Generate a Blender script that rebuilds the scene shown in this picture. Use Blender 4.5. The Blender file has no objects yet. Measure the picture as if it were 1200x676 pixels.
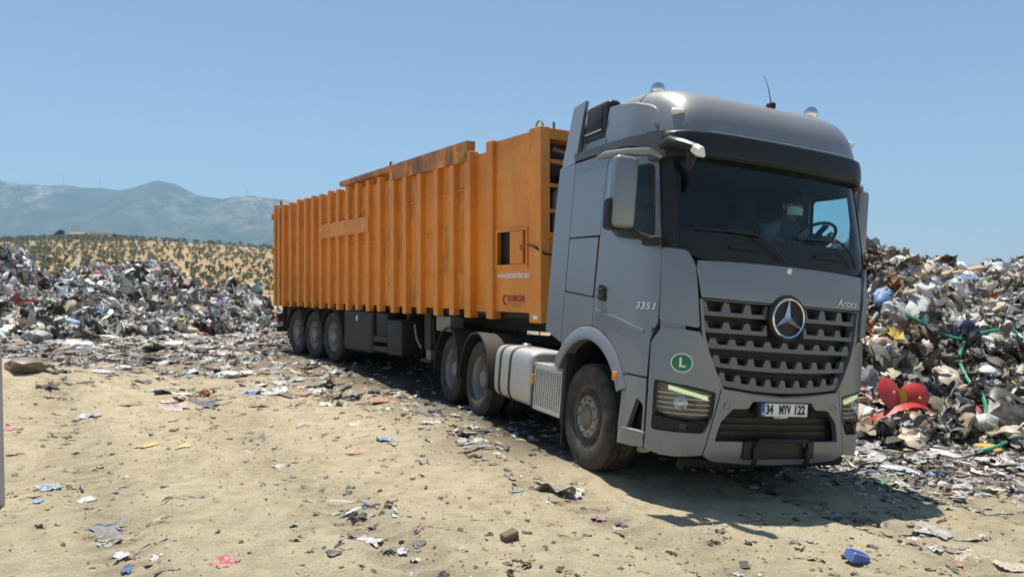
import bpy, bmesh, math, random
import numpy as np
from mathutils import Vector, Matrix, Euler
R_ = math.radians
scene = bpy.context.scene
COL = scene.collection

# ------------------------------------------------------------------ camera
CAM_H = 1.75
cam_d = bpy.data.cameras.new('camera'); cam = bpy.data.objects.new('camera', cam_d); COL.objects.link(cam)
cam_d.sensor_width = 36.0; cam_d.lens = 880.0/1200.0*36.0
cam_d.clip_start = 0.05; cam_d.clip_end = 60000
cam.location = (0, 0, CAM_H); cam.rotation_euler = (R_(90), 0, 0)
scene.camera = cam

# ------------------------------------------------------------------ sky and sun
SUN_EL = 75.0
SUN_TO = Vector((-0.45, 0.89, 0)).normalized()          # horizontal direction towards the sun
world = bpy.data.worlds.new('World'); scene.world = world; world.use_nodes = True
wn = world.node_tree.nodes; wl = world.node_tree.links
sky = wn.new('ShaderNodeTexSky'); sky.sky_type = 'NISHITA'; sky.sun_disc = False
sky.sun_elevation = R_(SUN_EL); sky.sun_rotation = math.atan2(SUN_TO.x, SUN_TO.y)
sky.altitude = 300; sky.air_density = 1.0; sky.dust_density = 0.35; sky.ozone_density = 1.6
bg = wn['Background']; bg.inputs['Strength'].default_value = 0.080
wl.new(sky.outputs[0], bg.inputs['Color'])
sd = bpy.data.lights.new('sun', 'SUN'); sd.energy = 5.0; sd.angle = R_(0.53); sd.color = (1.0, 0.95, 0.87)
sun = bpy.data.objects.new('sun', sd); COL.objects.link(sun); sun.location = (-20, 40, 80)
to_sun = Vector((SUN_TO.x*math.cos(R_(SUN_EL)), SUN_TO.y*math.cos(R_(SUN_EL)), math.sin(R_(SUN_EL))))
sun.rotation_euler = to_sun.to_track_quat('Z', 'Y').to_euler()
vs = scene.view_settings
vs.view_transform = 'Standard'; vs.look = 'None'; vs.exposure = 0.60; vs.gamma = 1.0; vs.use_curve_mapping = False
scene.cycles.volume_bounces = 0

# ------------------------------------------------------------------ helpers
class NB:
    """tiny node builder"""
    def __init__(s, name):
        s.m = bpy.data.materials.new(name); s.m.use_nodes = True
        s.nt = s.m.node_tree; s.n = s.nt.nodes; s.l = s.nt.links
        s.b = s.n['Principled BSDF']; s.out = s.n['Material Output']
    def add(s, t, **kw):
        n = s.n.new(t)
        for k, v in kw.items(): setattr(n, k, v)
        return n
    def link(s, a, b): s.l.new(a, b)
    def coord(s, kind='Object'): return s.add('ShaderNodeTexCoord').outputs[kind]
    def mapped(s, scale=(1, 1, 1), kind='Object', loc=(0, 0, 0)):
        m = s.add('ShaderNodeMapping'); s.link(s.coord(kind), m.inputs['Vector'])
        m.inputs['Scale'].default_value = scale; m.inputs['Location'].default_value = loc
        return m.outputs[0]
    def noise(s, vec, scale, detail=4, rough=.55, dist=0):
        n = s.add('ShaderNodeTexNoise'); s.link(vec, n.inputs['Vector'])
        n.inputs['Scale'].default_value = scale; n.inputs['Detail'].default_value = detail
        n.inputs['Roughness'].default_value = rough; n.inputs['Distortion'].default_value = dist
        return n.outputs['Fac']
    def ramp(s, fac, stops):
        r = s.add('ShaderNodeValToRGB'); s.link(fac, r.inputs[0])
        e = r.color_ramp.elements
        while len(e) < len(stops): e.new(0.5)
        for q, (p, c) in zip(e, stops):
            q.position = p; q.color = (c, c, c, 1) if isinstance(c, (int, float)) else (*c, 1)
        return r.outputs[0]
    def mix(s, fac, a, b, blend='MIX'):
        m = s.add('ShaderNodeMix', data_type='RGBA', blend_type=blend)
        for sock, v in ((m.inputs[0], fac), (m.inputs[6], a), (m.inputs[7], b)):
            if isinstance(v, bpy.types.NodeSocket): s.link(v, sock)
            elif isinstance(v, (int, float)): sock.default_value = v
            else: sock.default_value = (*v, 1)
        return m.outputs[2]
    def math(s, op, a, b=0.0):
        m = s.add('ShaderNodeMath', operation=op)
        for sock, v in ((m.inputs[0], a), (m.inputs[1], b)):
            if isinstance(v, bpy.types.NodeSocket): s.link(v, sock)
            else: sock.default_value = v
        return m.outputs[0]
    def color(s, c):
        if isinstance(c, bpy.types.NodeSocket): s.link(c, s.b.inputs['Base Color'])
        else: s.b.inputs['Base Color'].default_value = (*c, 1)
        return s
    def set(s, **kw):
        for k, v in kw.items():
            i = s.b.inputs[k.replace('_', ' ')]
            if isinstance(v, bpy.types.NodeSocket): s.link(v, i)
            else: i.default_value = v
        return s
    def bump(s, h, strength=.3, dist=.01):
        b = s.add('ShaderNodeBump'); s.link(h, b.inputs['Height'])
        b.inputs['Strength'].default_value = strength; b.inputs['Distance'].default_value = dist
        s.link(b.outputs[0], s.b.inputs['Normal']); return s

def plain(name, c, rough=.6, metal=0.0, var=.12, scale=8.0, **kw):
    """plain surface with a little dirt so that nothing is perfectly even"""
    q = NB(name)
    f = q.noise(q.mapped(), scale, 5, .6)
    lo = tuple(x*(1-var) for x in c); hi = tuple(min(1, x*(1+var)) for x in c)
    q.color(q.ramp(f, [(.3, lo), (.7, hi)]))
    r = q.math('MULTIPLY_ADD', f, .25); q.n[-1] if False else None
    q.set(Metallic=metal, Roughness=rough, **kw)
    return q.m

def dusty(name, c, rough, metal=0.0, dust=(.36, .30, .22), amount=.35, coat=0.0, z0=0.3, z1=1.6, topdust=.25, spec=.5):
    """painted surface with road dust: denser low down and on upward faces, streaky"""
    q = NB(name)
    co = q.coord('Object')
    sep = q.add('ShaderNodeSeparateXYZ'); q.link(co, sep.inputs[0])
    mr = q.add('ShaderNodeMapRange'); q.link(sep.outputs[2], mr.inputs[0])
    mr.inputs[1].default_value = z0; mr.inputs[2].default_value = z1; mr.inputs[3].default_value = 1; mr.inputs[4].default_value = .25
    n1 = q.noise(q.mapped((1, 1, .45)), 3.0, 6, .62, .4)
    n2 = q.noise(q.mapped((1, 1, .12)), 26, 3, .6)
    k = q.ramp(n1, [(.32, 0.0), (.72, 1.0)])
    k2 = q.ramp(n2, [(.3, .35), (.7, 1.0)])
    geo = q.add('ShaderNodeNewGeometry'); sg = q.add('ShaderNodeSeparateXYZ'); q.link(geo.outputs['Normal'], sg.inputs[0])
    up = q.math('MULTIPLY', q.math('MAXIMUM', sg.outputs[2], 0.0), topdust)
    fac = q.math('MULTIPLY', q.math('MULTIPLY', k, k2), q.math('MULTIPLY', mr.outputs[0], amount))
    fac = q.math('MINIMUM', q.math('ADD', q.math('ADD', fac, amount*.18), up), .9)
    q.color(q.mix(fac, c, dust))
    q.set(Metallic=q.math('MULTIPLY', q.math('SUBTRACT', 1.0, fac), metal),
          Roughness=q.math('ADD', q.math('MULTIPLY', fac, .45), rough))
    q.b.inputs['Coat Weight'].default_value = coat; q.b.inputs['Coat Roughness'].default_value = .12
    q.b.inputs['Specular IOR Level'].default_value = spec
    return q.m

class MB:
    """collects shapes, then builds ONE mesh object"""
    def __init__(s): s.v = []; s.f = []
    def add(s, vs, fs):
        o = len(s.v); s.v += [tuple(map(float, p)) for p in vs]; s.f += [tuple(o+i for i in q) for q in fs]; return s
    def box(s, x0, x1, y0, y1, z0, z1, ch=0.0):
        if x0 > x1: x0, x1 = x1, x0
        if y0 > y1: y0, y1 = y1, y0
        if z0 > z1: z0, z1 = z1, z0
        if ch <= 0:
            v = [(x, y, z) for z in (z0, z1) for (x, y) in ((x0, y0), (x1, y0), (x1, y1), (x0, y1))]
            return s.add(v, [(3, 2, 1, 0), (4, 5, 6, 7), (0, 1, 5, 4), (1, 2, 6, 5), (2, 3, 7, 6), (3, 0, 4, 7)])
        c = min(ch, (x1-x0)*.49, (y1-y0)*.49, (z1-z0)*.49)
        bm = bmesh.new(); bmesh.ops.create_cube(bm, size=1.0)
        for v in bm.verts: v.co = ((x0+x1)/2+v.co.x*(x1-x0), (y0+y1)/2+v.co.y*(y1-y0), (z0+z1)/2+v.co.z*(z1-z0))
        bmesh.ops.bevel(bm, geom=list(bm.edges), offset=c, segments=4 if c >= .03 else (2 if c >= .012 else 1), profile=.5, affect='EDGES')
        s.bm(bm); return s
    def bm(s, bm):
        bm.verts.index_update()
        s.add([v.co for v in bm.verts], [[v.index for v in f.verts] for f in bm.faces]); bm.free(); return s
    def tube(s, pts, r, n=8, caps=True):
        pts = [Vector(p) for p in pts]; rr = r if isinstance(r, (list, tuple)) else [r]*len(pts)
        vs = []; fs = []; up = None
        for i, p in enumerate(pts):
            d = (pts[min(i+1, len(pts)-1)]-pts[max(i-1, 0)]).normalized()
            if up is None:
                up = d.orthogonal().normalized()
            up = (up-d*up.dot(d)).normalized(); w = d.cross(up)
            for k in range(n):
                a = 2*math.pi*k/n; vs.append(p+(up*math.cos(a)+w*math.sin(a))*rr[i])
        for i in range(len(pts)-1):
            for k in range(n): fs.append((i*n+k, i*n+(k+1) % n, (i+1)*n+(k+1) % n, (i+1)*n+k))
        if caps: fs.append(tuple(range(n-1, -1, -1))); fs.append(tuple((len(pts)-1)*n+k for k in range(n)))
        return s.add(vs, fs)
    def lathe(s, prof, c=(0, 0, 0), ax='y', n=48, rfun=None, caps=False):
        """prof: (axial, radius) list; spins round an axis through c"""
        vs = []; fs = []
        for (a, r) in prof:
            for k in range(n):
                t = 2*math.pi*k/n; q = r if rfun is None else r*rfun(a, r, t)
                if ax == 'y': vs.append((c[0]+q*math.cos(t), c[1]+a, c[2]+q*math.sin(t)))
                elif ax == 'x': vs.append((c[0]+a, c[1]+q*math.cos(t), c[2]+q*math.sin(t)))
                else: vs.append((c[0]+q*math.cos(t), c[1]+q*math.sin(t), c[2]+a))
        m = len(prof)
        for i in range(m-1):
            for k in range(n): fs.append((i*n+k, i*n+(k+1) % n, (i+1)*n+(k+1) % n, (i+1)*n+k))
        if caps and prof[0][1] > 1e-5: fs.append(tuple(range(n)))
        if caps and prof[-1][1] > 1e-5: fs.append(tuple((m-1)*n+k for k in range(n)))
        return s.add(vs, fs)
    def prism(s, poly, a0, a1, ax='y'):
        """polygon extruded along an axis; poly in the other two axes"""
        n = len(poly); vs = []
        for a in (a0, a1):
            for (p, q) in poly:
                vs.append({'y': (p, a, q), 'x': (a, p, q), 'z': (p, q, a)}[ax])
        fs = [tuple(range(n)), tuple(range(2*n-1, n-1, -1))]
        fs += [(i, (i+1) % n, n+(i+1) % n, n+i) for i in range(n)]
        return s.add(vs, fs)
    def grid(s, P):
        """P: list of rows of points"""
        n = len(P[0]); vs = [p for r in P for p in r]
        return s.add(vs, [(i*n+j, i*n+j+1, (i+1)*n+j+1, (i+1)*n+j) for i in range(len(P)-1) for j in range(n-1)])
    def xf(s, M):
        s.v = [tuple(M @ Vector(p)) for p in s.v]; return s
    def mirror(s): s.v = [(x, -y, z) for x, y, z in s.v]; return s
    def build(s, name, mat, parent=None, smooth=True, ang=35, fix=True):
        me = bpy.data.meshes.new(name); me.from_pydata(s.v, [], s.f); me.update()
        if fix:
            bm = bmesh.new(); bm.from_mesh(me)
            bmesh.ops.remove_doubles(bm, verts=bm.verts, dist=1e-5)
            bmesh.ops.dissolve_degenerate(bm, edges=bm.edges, dist=1e-6)
            bmesh.ops.recalc_face_normals(bm, faces=bm.faces); bm.to_mesh(me); bm.free()
        if smooth:
            me.shade_smooth(); me.set_sharp_from_angle(angle=R_(ang))
        me.materials.append(mat)
        o = bpy.data.objects.new(name, me); COL.objects.link(o)
        if parent is not None: o.parent = parent
        return o

def tag(o, label, cat=None, group=None, kind=None):
    if label: o['label'] = label
    if cat: o['category'] = cat
    if group: o['group'] = group
    if kind: o['kind'] = kind
    return o
def empty(name, loc=(0, 0, 0), rot=(0, 0, 0)):
    o = bpy.data.objects.new(name, None); COL.objects.link(o); o.location = loc; o.rotation_euler = rot
    o.empty_display_size = .2; return o
def copy_tree(o, parent=None):
    c = o.copy(); COL.objects.link(c); c.parent = parent
    for ch in list(o.children): copy_tree(ch, c)
    return c

def text_mesh(txt, size, width=None, depth=.002, bold=0.0, shear=0.0):
    """flat lettering as MB in local xy, centred; width squeezes it to a given length"""
    cu = bpy.data.curves.new('lettering', 'FONT'); cu.body = txt; cu.size = size; cu.extrude = depth
    cu.align_x = 'CENTER'; cu.align_y = 'CENTER'; cu.offset = bold; cu.shear = shear; cu.resolution_u = 3
    ob = bpy.data.objects.new('lettering', cu); COL.objects.link(ob)
    me = bpy.data.meshes.new_from_object(ob)
    mb = MB(); mb.add([v.co for v in me.vertices], [list(p.vertices) for p in me.polygons])
    bpy.data.objects.remove(ob); bpy.data.meshes.remove(me); bpy.data.curves.remove(cu)
    xs = [p[0] for p in mb.v]
    if width and xs:
        k = width/(max(xs)-min(xs)); c = (max(xs)+min(xs))/2
        mb.v = [((x-c)*k, y, z) for x, y, z in mb.v]
    return mb

# value noise on arrays
_rs = np.random.RandomState(7); _G = _rs.rand(256, 256)
def vnoise(x, y):
    xi = np.floor(x).astype(int); yi = np.floor(y).astype(int); fx = x-xi; fy = y-yi
    fx = fx*fx*(3-2*fx); fy = fy*fy*(3-2*fy)
    a = _G[xi % 256, yi % 256]; b = _G[(xi+1) % 256, yi % 256]; c = _G[xi % 256, (yi+1) % 256]; d = _G[(xi+1) % 256, (yi+1) % 256]
    return (a*(1-fx)+b*fx)*(1-fy)+(c*(1-fx)+d*fx)*fy-.5
def fbm(x, y, o=4, g=.5):
    s = 0; a = 1.0
    for k in range(o):
        s = s+a*vnoise(x*2**k+17.3*k, y*2**k+9.1*k); a *= g
    return s
def sstep(a, b, x):
    t = np.clip((x-a)/(b-a), 0, 1); return t*t*(3-2*t)
# ------------------------------------------------------------------ materials
M = {}
M['paint'] = dusty('cab_paint', (.165, .195, .235), .27, .50, amount=.42, coat=.45, z0=.3, z1=1.25, topdust=.42)
M['paint_dark'] = dusty('dark_trim_paint', (.05, .055, .062), .38, .2, amount=.25, topdust=.12)
M['black'] = dusty('black_plastic', (.009, .010, .011), .48, 0, amount=.06, topdust=.12, spec=.3)
M['visor'] = dusty('visor_plastic', (.010, .012, .015), .36, 0, amount=.05, topdust=.06, spec=.3)
M['interior'] = plain('cab_interior', (.035, .037, .04), .8)
M['seatcloth'] = plain('seat_cloth', (.03, .032, .036), .9)
M['dash'] = plain('dashboard_plastic', (.06, .06, .058), .7)
M['chrome'] = plain('chrome', (.72, .72, .72), .12, 1.0, .05)
M['silver'] = plain('silver_badge', (.62, .63, .64), .28, .9, .05)
M['alu'] = dusty('tank_aluminium', (.50, .51, .51), .32, .8, dust=(.36, .33, .28), amount=.45, topdust=.35, z0=.3, z1=1.4)
M['steel'] = dusty('grey_steel', (.20, .20, .20), .5, .6, amount=.6)
M['frame'] = dusty('chassis_black', (.012, .012, .012), .62, 0, amount=.12, z0=-1, z1=1.5)
M['rim'] = dusty('wheel_rim', (.17, .175, .18), .45, .5, amount=.75, z0=-2, z1=3, topdust=.1)
M['rimdark'] = dusty('dark_rim', (.045, .044, .042), .55, .2, amount=.55, z0=-2, z1=3, topdust=.1)
M['white'] = plain('white_paint', (.78, .78, .76), .5, 0, .05)
M['plate'] = plain('plate_white', (.80, .80, .78), .35, 0, .03)
M['ink'] = plain('black_ink', (.012, .012, .012), .5, 0, .05)
M['blue'] = plain('plate_blue', (.02, .07, .42), .4, 0, .05)
M['green'] = plain('sticker_green', (.015, .17, .075), .4, 0, .06)
M['redink'] = plain('red_ink', (.30, .025, .02), .5, 0, .1)
M['amber'] = plain('amber_lens', (.60, .17, .02), .2, 0, .1)
M['redlens'] = plain('red_lens', (.45, .02, .015), .25, 0, .1)
M['lamp_white'] = plain('lamp_cover', (.75, .76, .75), .2, 0, .05)
M['hose'] = plain('black_rubber_hose', (.012, .012, .012), .55)

def tyre_mat():
    q = NB('tyre_rubber')
    f = q.noise(q.mapped(), 7, 6, .65); g = q.noise(q.mapped(), 60, 3, .6)
    k = q.ramp(q.math('ADD', q.math('MULTIPLY', f, .75), q.math('MULTIPLY', g, .25)), [(.40, 0.04), (.74, .75)])
    q.color(q.mix(k, (.018, .017, .016), (.12, .10, .075))).set(Roughness=.88); q.bump(g, .35, .006)
    return q.m
M['tyre'] = tyre_mat()

def orange_mat(name='orange_paint', dirt=.32, z_dirty=99.0):
    q = NB(name)
    big = q.noise(q.mapped(), .9, 5, .6, .3)
    streak = q.noise(q.mapped((2.4, 2.4, .8)), 1.5, 7, .66, .4)
    fine = q.noise(q.mapped(), 22, 5, .7)
    c = q.mix(q.ramp(big, [(.3, 0.0), (.7, 1.0)]), (.72, .235, .026), (.80, .31, .045))
    st = q.ramp(streak, [(.42, 0.0), (.70, 1.0)])
    c = q.mix(q.math('MULTIPLY', st, dirt*.75), c, (.22, .10, .035))
    rs = q.ramp(q.math('ADD', q.math('MULTIPLY', fine, .6), q.math('MULTIPLY', big, .4)), [(.60, 0.0), (.72, 1.0)])
    c = q.mix(q.math('MULTIPLY', rs, min(1, dirt*1.5)), c, (.095, .042, .022))
    sx = q.add('ShaderNodeSeparateXYZ'); q.link(q.coord('Object'), sx.inputs[0])
    mz = q.add('ShaderNodeMapRange'); q.link(sx.outputs[2], mz.inputs[0]); mz.inputs[1].default_value = 1.5; mz.inputs[2].default_value = 2.6; mz.inputs[3].default_value = 0; mz.inputs[4].default_value = 1
    gr = q.math('MULTIPLY', q.ramp(q.noise(q.mapped((1.1, 1.1, .85), loc=(4, 2, 1)), 1.5, 7, .68, .5), [(.36, 0), (.66, 1)]), q.math('MULTIPLY', mz.outputs[0], .35+dirt*.4))
    c = q.mix(gr, c, (.11, .058, .028))
    q.color(c).set(Roughness=q.math('ADD', q.math('MULTIPLY', st, .25), .42)); q.bump(q.math('ADD', q.math('MULTIPLY', q.noise(q.mapped(), 2.2, 3, .5), 6.0), fine), .25, .012)
    return q.m
M['orange'] = orange_mat()
M['orange_stained'] = orange_mat('orange_paint_stained', 1.5)
M['orange_dirty'] = orange_mat('orange_paint_soiled', 1.0)

def glass(name, tint, refl=.8, rough=.02):
    q = NB(name); q.n.remove(q.b)
    tr = q.add('ShaderNodeBsdfTransparent'); tr.inputs[0].default_value = (*tint, 1)
    gl = q.add('ShaderNodeBsdfGlossy'); gl.inputs['Roughness'].default_value = rough; gl.inputs[0].default_value = (refl, refl, refl, 1)
    lw = q.add('ShaderNodeLayerWeight'); lw.inputs[0].default_value = .5
    fr = q.math('MULTIPLY_ADD', q.math('POWER', lw.outputs['Facing'], 5.0), .93); q.n[-1].inputs[2].default_value = .045
    # dusty film
    df = q.add('ShaderNodeBsdfDiffuse'); df.inputs[0].default_value = (.36, .36, .34, 1)
    f = q.noise(q.mapped(), 4, 6, .65); k = q.ramp(f, [(.35, .003), (.75, .022)])
    m1 = q.add('ShaderNodeMixShader'); m2 = q.add('ShaderNodeMixShader')
    q.link(fr, m1.inputs[0]); q.link(tr.outputs[0], m1.inputs[1]); q.link(gl.outputs[0], m1.inputs[2])
    q.link(k, m2.inputs[0]); q.link(m1.outputs[0], m2.inputs[1]); q.link(df.outputs[0], m2.inputs[2])
    q.link(m2.outputs[0], q.out.inputs['Surface'])
    return q.m
M['windscreen'] = glass('windscreen_glass', (.56, .80, .84))
M['sideglass'] = glass('side_glass', (.72, .90, .92))
M['lensglass'] = glass('lamp_glass', (.80, .82, .82))
def emit(name, c, s):
    q = NB(name); q.color(c).set(Roughness=.3)
    q.b.inputs['Emission Color'].default_value = (*c, 1); q.b.inputs['Emission Strength'].default_value = s
    return q.m
M['grille'] = dusty('grille_paint', (.12, .135, .16), .36, .4, amount=.25, topdust=.15)
M['drl'] = emit('daytime_lamp', (.80, .92, .52), .40)
# ------------------------------------------------------------------ ground heights
_cp = np.array([(0.69, 7.52, -.055), (2.92, 8.41, -.245), (-.53, 10.59, -.045), (1.70, 11.47, -.235), (-1.03, 11.84, -.045), (1.20, 12.73, -.235),
    (-3.8, 15.88, .185), (-1.84, 17.25, .19), (-5.2, 17.8, .185), (-3.2, 19.2, .19), (0, 3.5, .0), (-3, 5, .03), (3, 5, -.16), (5.2, 8, -.24), (-6, 9, .08), (-9, 14, .15), (-10, 22, .15), (-20, 25, .15),
    (8, 10, -.25), (9, 16, -.2), (2, 20, .1), (0, 26, .1), (12, 26, -.1), (-5, 1, .0), (5, 1, -.2), (0, -4, -.05), (-15, 8, .15), (14, 6, -.25), (-14, -4, .1), (14, -4, -.2), (-24, 36, .1), (0, 40, 0), (20, 36, -.1)])
def _tps():
    P = _cp[:, :2]; n = len(P); d = np.hypot(P[:, None, 0]-P[None, :, 0], P[:, None, 1]-P[None, :, 1])
    K = np.where(d > 0, d*d*np.log(d+1e-12), 0)+np.eye(n)*.02; Q = np.hstack([np.ones((n, 1)), P])
    A = np.block([[K, Q], [Q.T, np.zeros((3, 3))]]); return np.linalg.solve(A, np.concatenate([_cp[:, 2], np.zeros(3)]))
_tw = _tps()
def h_near(x, y):
    s = _tw[-3]+_tw[-2]*x+_tw[-1]*y
    for (px, py, _), w in zip(_cp, _tw[:-3]):
        d2 = (x-px)**2+(y-py)**2; s = s+w*.5*d2*np.log(d2+1e-12)
    return s
def hill(x, y):
    crest = np.interp(x, [-1500, -700, -397, -360, -288, -194, 0, 200, 500], [22, 36, 40.5, 43.2, 41, 34.5, 20, 6, 0])
    up = np.clip((y-235)/(600-235), 0, 1)**1.05; dn = 1-sstep(620, 1000, y)
    return crest*np.where(y < 600, up, dn)+fbm(x/60, y/60, 2)*1.2*sstep(240, 300, y)*(1-sstep(900, 1100, y))
def wheel_pads(x, y, z):
    return z
def h0(x, y):
    """broad shape of the ground"""
    r = np.hypot(x, y-10); k = 1-sstep(26, 60, r)
    z = np.clip(h_near(x, y), -.6, .6)*k + (1-k)*(-.3)
    z = z-4.5*sstep(60, 180, r)*(y > 0)*1.0
    z = z+.52*np.exp(-(((x+8.6)/2.0)**2+((y-11.6)/1.7)**2))              # sand bank at the left
    return np.where(y > 200, np.maximum(z, z)+hill(x, y)+4.0*sstep(200, 260, y), z)
TRACKS = ((-1.4, -.62, .20), (-3.3, -.66, .20), (-6.0, -.80, .22), (2.9, -.30, .2), (.7, -.55, .2), (4.6, -.34, .2))
def ground_z(x, y):
    x = np.asarray(x, float); y = np.asarray(y, float)
    z = h0(x, y); near = 1-sstep(16, 40, np.hypot(x, y-8))
    z = z+near*(.045*fbm(x*.9, y*.9, 3)+.030*fbm(x*4+3, y*4, 3)+.016*np.abs(fbm(x*9, y*9, 2))+.05*np.maximum(0, fbm(x*2.1+9, y*2.1, 3)-.18))
    # old wheel tracks running past the truck
    for (x0, k, w) in TRACKS:
        d = (x-(x0+k*(y-6)))/math.hypot(1, k)+.10*fbm(x*.5, y*.5, 2)
        s_ = (y+k*x)
        z = z+near*(-.034*np.exp(-(d/w)**4)+.024*np.exp(-((np.abs(d)-.30)/.10)**2)*(.6+fbm(x*3, y*3, 2))+.009*np.sign(np.sin(s_*22+2.2*np.abs(d)/w))*np.exp(-(d/w)**4)*np.clip(.5+1.5*fbm(x*.7, y*.7, 2), 0, 1))
    return z

# ------------------------------------------------------------------ heaps of waste
def _px(u, v, d): return (u-600)/880*d, CAM_H+(338-v)/880*d
_lc = [_px(u, v, 31.0) for u, v in ((-260, 278), (-120, 282), (0, 288), (11, 288), (28, 308), (43, 320), (71, 324), (89, 320), (117, 322), (122, 309), (131, 299), (160, 300), (188, 297), (202, 308), (217, 324), (245, 327), (263, 313), (284, 315), (301, 327), (318, 334), (400, 350), (520, 362))]
_lx = np.array([p[0] for p in _lc]); _lz = np.array([p[1] for p in _lc])
def heap_left(x, y):
    yc = 31+1.4*np.sin(x*.5)
    z = (np.interp(x+.3*fbm(x*.3, y*.3, 2), _lx, _lz)-2.24)*1.7+.95
    k = np.where(y < yc, sstep(20.0+1.5*sstep(-16, -11, x), 31.5, y+(31-yc)*.6), 1-.93*sstep(31.6, 36.5, y))
    k = k*(1-sstep(42, 52, y))*(1-sstep(-9.5, -5.0, x))*sstep(-34, -28, x)
    return z*k+(.20*fbm(x*.8, y*.8, 3)+.16*fbm(x*2.2, y*2.2, 2))*sstep(0.02, .3, k)
def heap_right(x, y):
    c1 = np.interp(x, [3.4, 4.4, 5.4, 6.0, 6.4, 7.0, 7.4, 7.7, 8.0, 8.35, 9.0, 10], [0, 1.0, 2.2, 2.6, 2.5, 2.3, 2.55, 2.3, 1.6, .85, .6, .4])
    k1 = np.where(y < 13.3, sstep(8.9, 13.2, y+.12*np.sin(x*3)), 1-sstep(14, 19, y))
    c2 = np.interp(x, [6, 8, 9.5, 10.5, 11.6, 14, 20, 24], [.0, .7, 1.15, 1.35, 2.4, 2.8, 2.4, .0])
    k2 = np.where(y < 17, sstep(8.6, 17.2, y), 1-sstep(18, 25, y))
    z = np.maximum(c1*k1, c2*k2)
    return z+(.34*fbm(x*1.1, y*1.1, 3)+.16*np.abs(fbm(x*3, y*3, 2)))*sstep(.05, .5, z)
def top_z(x, y):
    return ground_z(x, y)+np.maximum(0, np.maximum(heap_left(x, y), heap_right(x, y)))
def soil(x, y):
    """how much rotted waste is trodden into the sand, 0..1"""
    n = .9*fbm(x*.7, y*.7, 3)
    a = sstep(-2.2, 3.4, y-(10.7-.5*(x+1.4))+2.4*n)*(1-sstep(0, 3, x))*(.75+.25*sstep(10, 16, y))
    line = (y-7.5)*(-.826)/(-1)                                            # distance along the truck
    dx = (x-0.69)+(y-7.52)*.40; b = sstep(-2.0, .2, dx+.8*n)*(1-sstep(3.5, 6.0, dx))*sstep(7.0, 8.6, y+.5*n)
    c = sstep(6.6, 8.8, y+.9*n)*sstep(2.2, 4.2, x+.6*n)
    tr = 0*x
    for (x0, k, w) in TRACKS:
        d = (x-(x0+k*(y-6)))/math.hypot(1, k)+.10*fbm(x*.5, y*.5, 2)
        bars = .5+.5*np.sign(np.sin((y+k*x)*22+6*np.abs(d)))
        tr = np.maximum(tr, np.exp(-(d/w)**4)*(.16+.38*bars*np.clip(.5+1.6*fbm(x*.8+3, y*.8, 2), 0, 1))+.16*np.exp(-((np.abs(d)-.27)/.07)**2)*np.clip(.5+2*fbm(x*1.5, y*1.5, 2), 0, 1))
    return np.clip(np.maximum(np.maximum(np.maximum(a*.85, b*.8), c*.95), tr), 0, 1)

def shade_soil(x, y):
    """wet waste soil under and beside the vehicles, blackened further to deepen their shade"""
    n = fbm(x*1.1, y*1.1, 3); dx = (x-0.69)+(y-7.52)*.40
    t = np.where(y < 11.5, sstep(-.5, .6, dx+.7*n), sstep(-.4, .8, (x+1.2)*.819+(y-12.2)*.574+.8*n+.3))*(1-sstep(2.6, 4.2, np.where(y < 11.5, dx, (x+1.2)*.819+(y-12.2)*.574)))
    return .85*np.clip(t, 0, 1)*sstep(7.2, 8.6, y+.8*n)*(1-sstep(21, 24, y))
def geo_axis(lo, hi, step, far0, far1, gr=1.085):
    mid = list(np.arange(lo, hi, step)); a = []; s = step; x = lo
    while x > far0: s *= gr; x -= s; a.append(x)
    b = []; s = step; x = mid[-1]
    while x < far1: s *= gr; x += s; b.append(x)
    return np.array(a[::-1]+mid+b)
gx = geo_axis(-7.5, 8.0, .05, -16000, 16000); gy = geo_axis(3.6, 13.0, .05, -4000, 16000)
X, Y = np.meshgrid(gx, gy); Z = ground_z(X, Y)
def fast_mesh(name, co, tri, mat, col=None, smooth=True, quads=False):
    me = bpy.data.meshes.new(name); k = 4 if quads else 3
    me.vertices.add(len(co)); me.vertices.foreach_set('co', np.ascontiguousarray(co, np.float32).ravel())
    me.loops.add(len(tri)*k); me.loops.foreach_set('vertex_index', np.ascontiguousarray(tri, np.int32).ravel())
    me.polygons.add(len(tri)); me.polygons.foreach_set('loop_start', np.arange(0, len(tri)*k, k, dtype=np.int32))
    me.polygons.foreach_set('loop_total', np.full(len(tri), k, np.int32))
    me.polygons.foreach_set('use_smooth', np.full(len(tri), smooth, bool))
    me.update(calc_edges=True); me.validate()
    if col is not None:
        a = me.color_attributes.new('Col', 'FLOAT_COLOR', 'POINT')
        a.data.foreach_set('color', np.ascontiguousarray(np.hstack([col, np.ones((len(col), 1))]), np.float32).ravel())
    me.materials.append(mat)
    o = bpy.data.objects.new(name, me); COL.objects.link(o); return o

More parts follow.
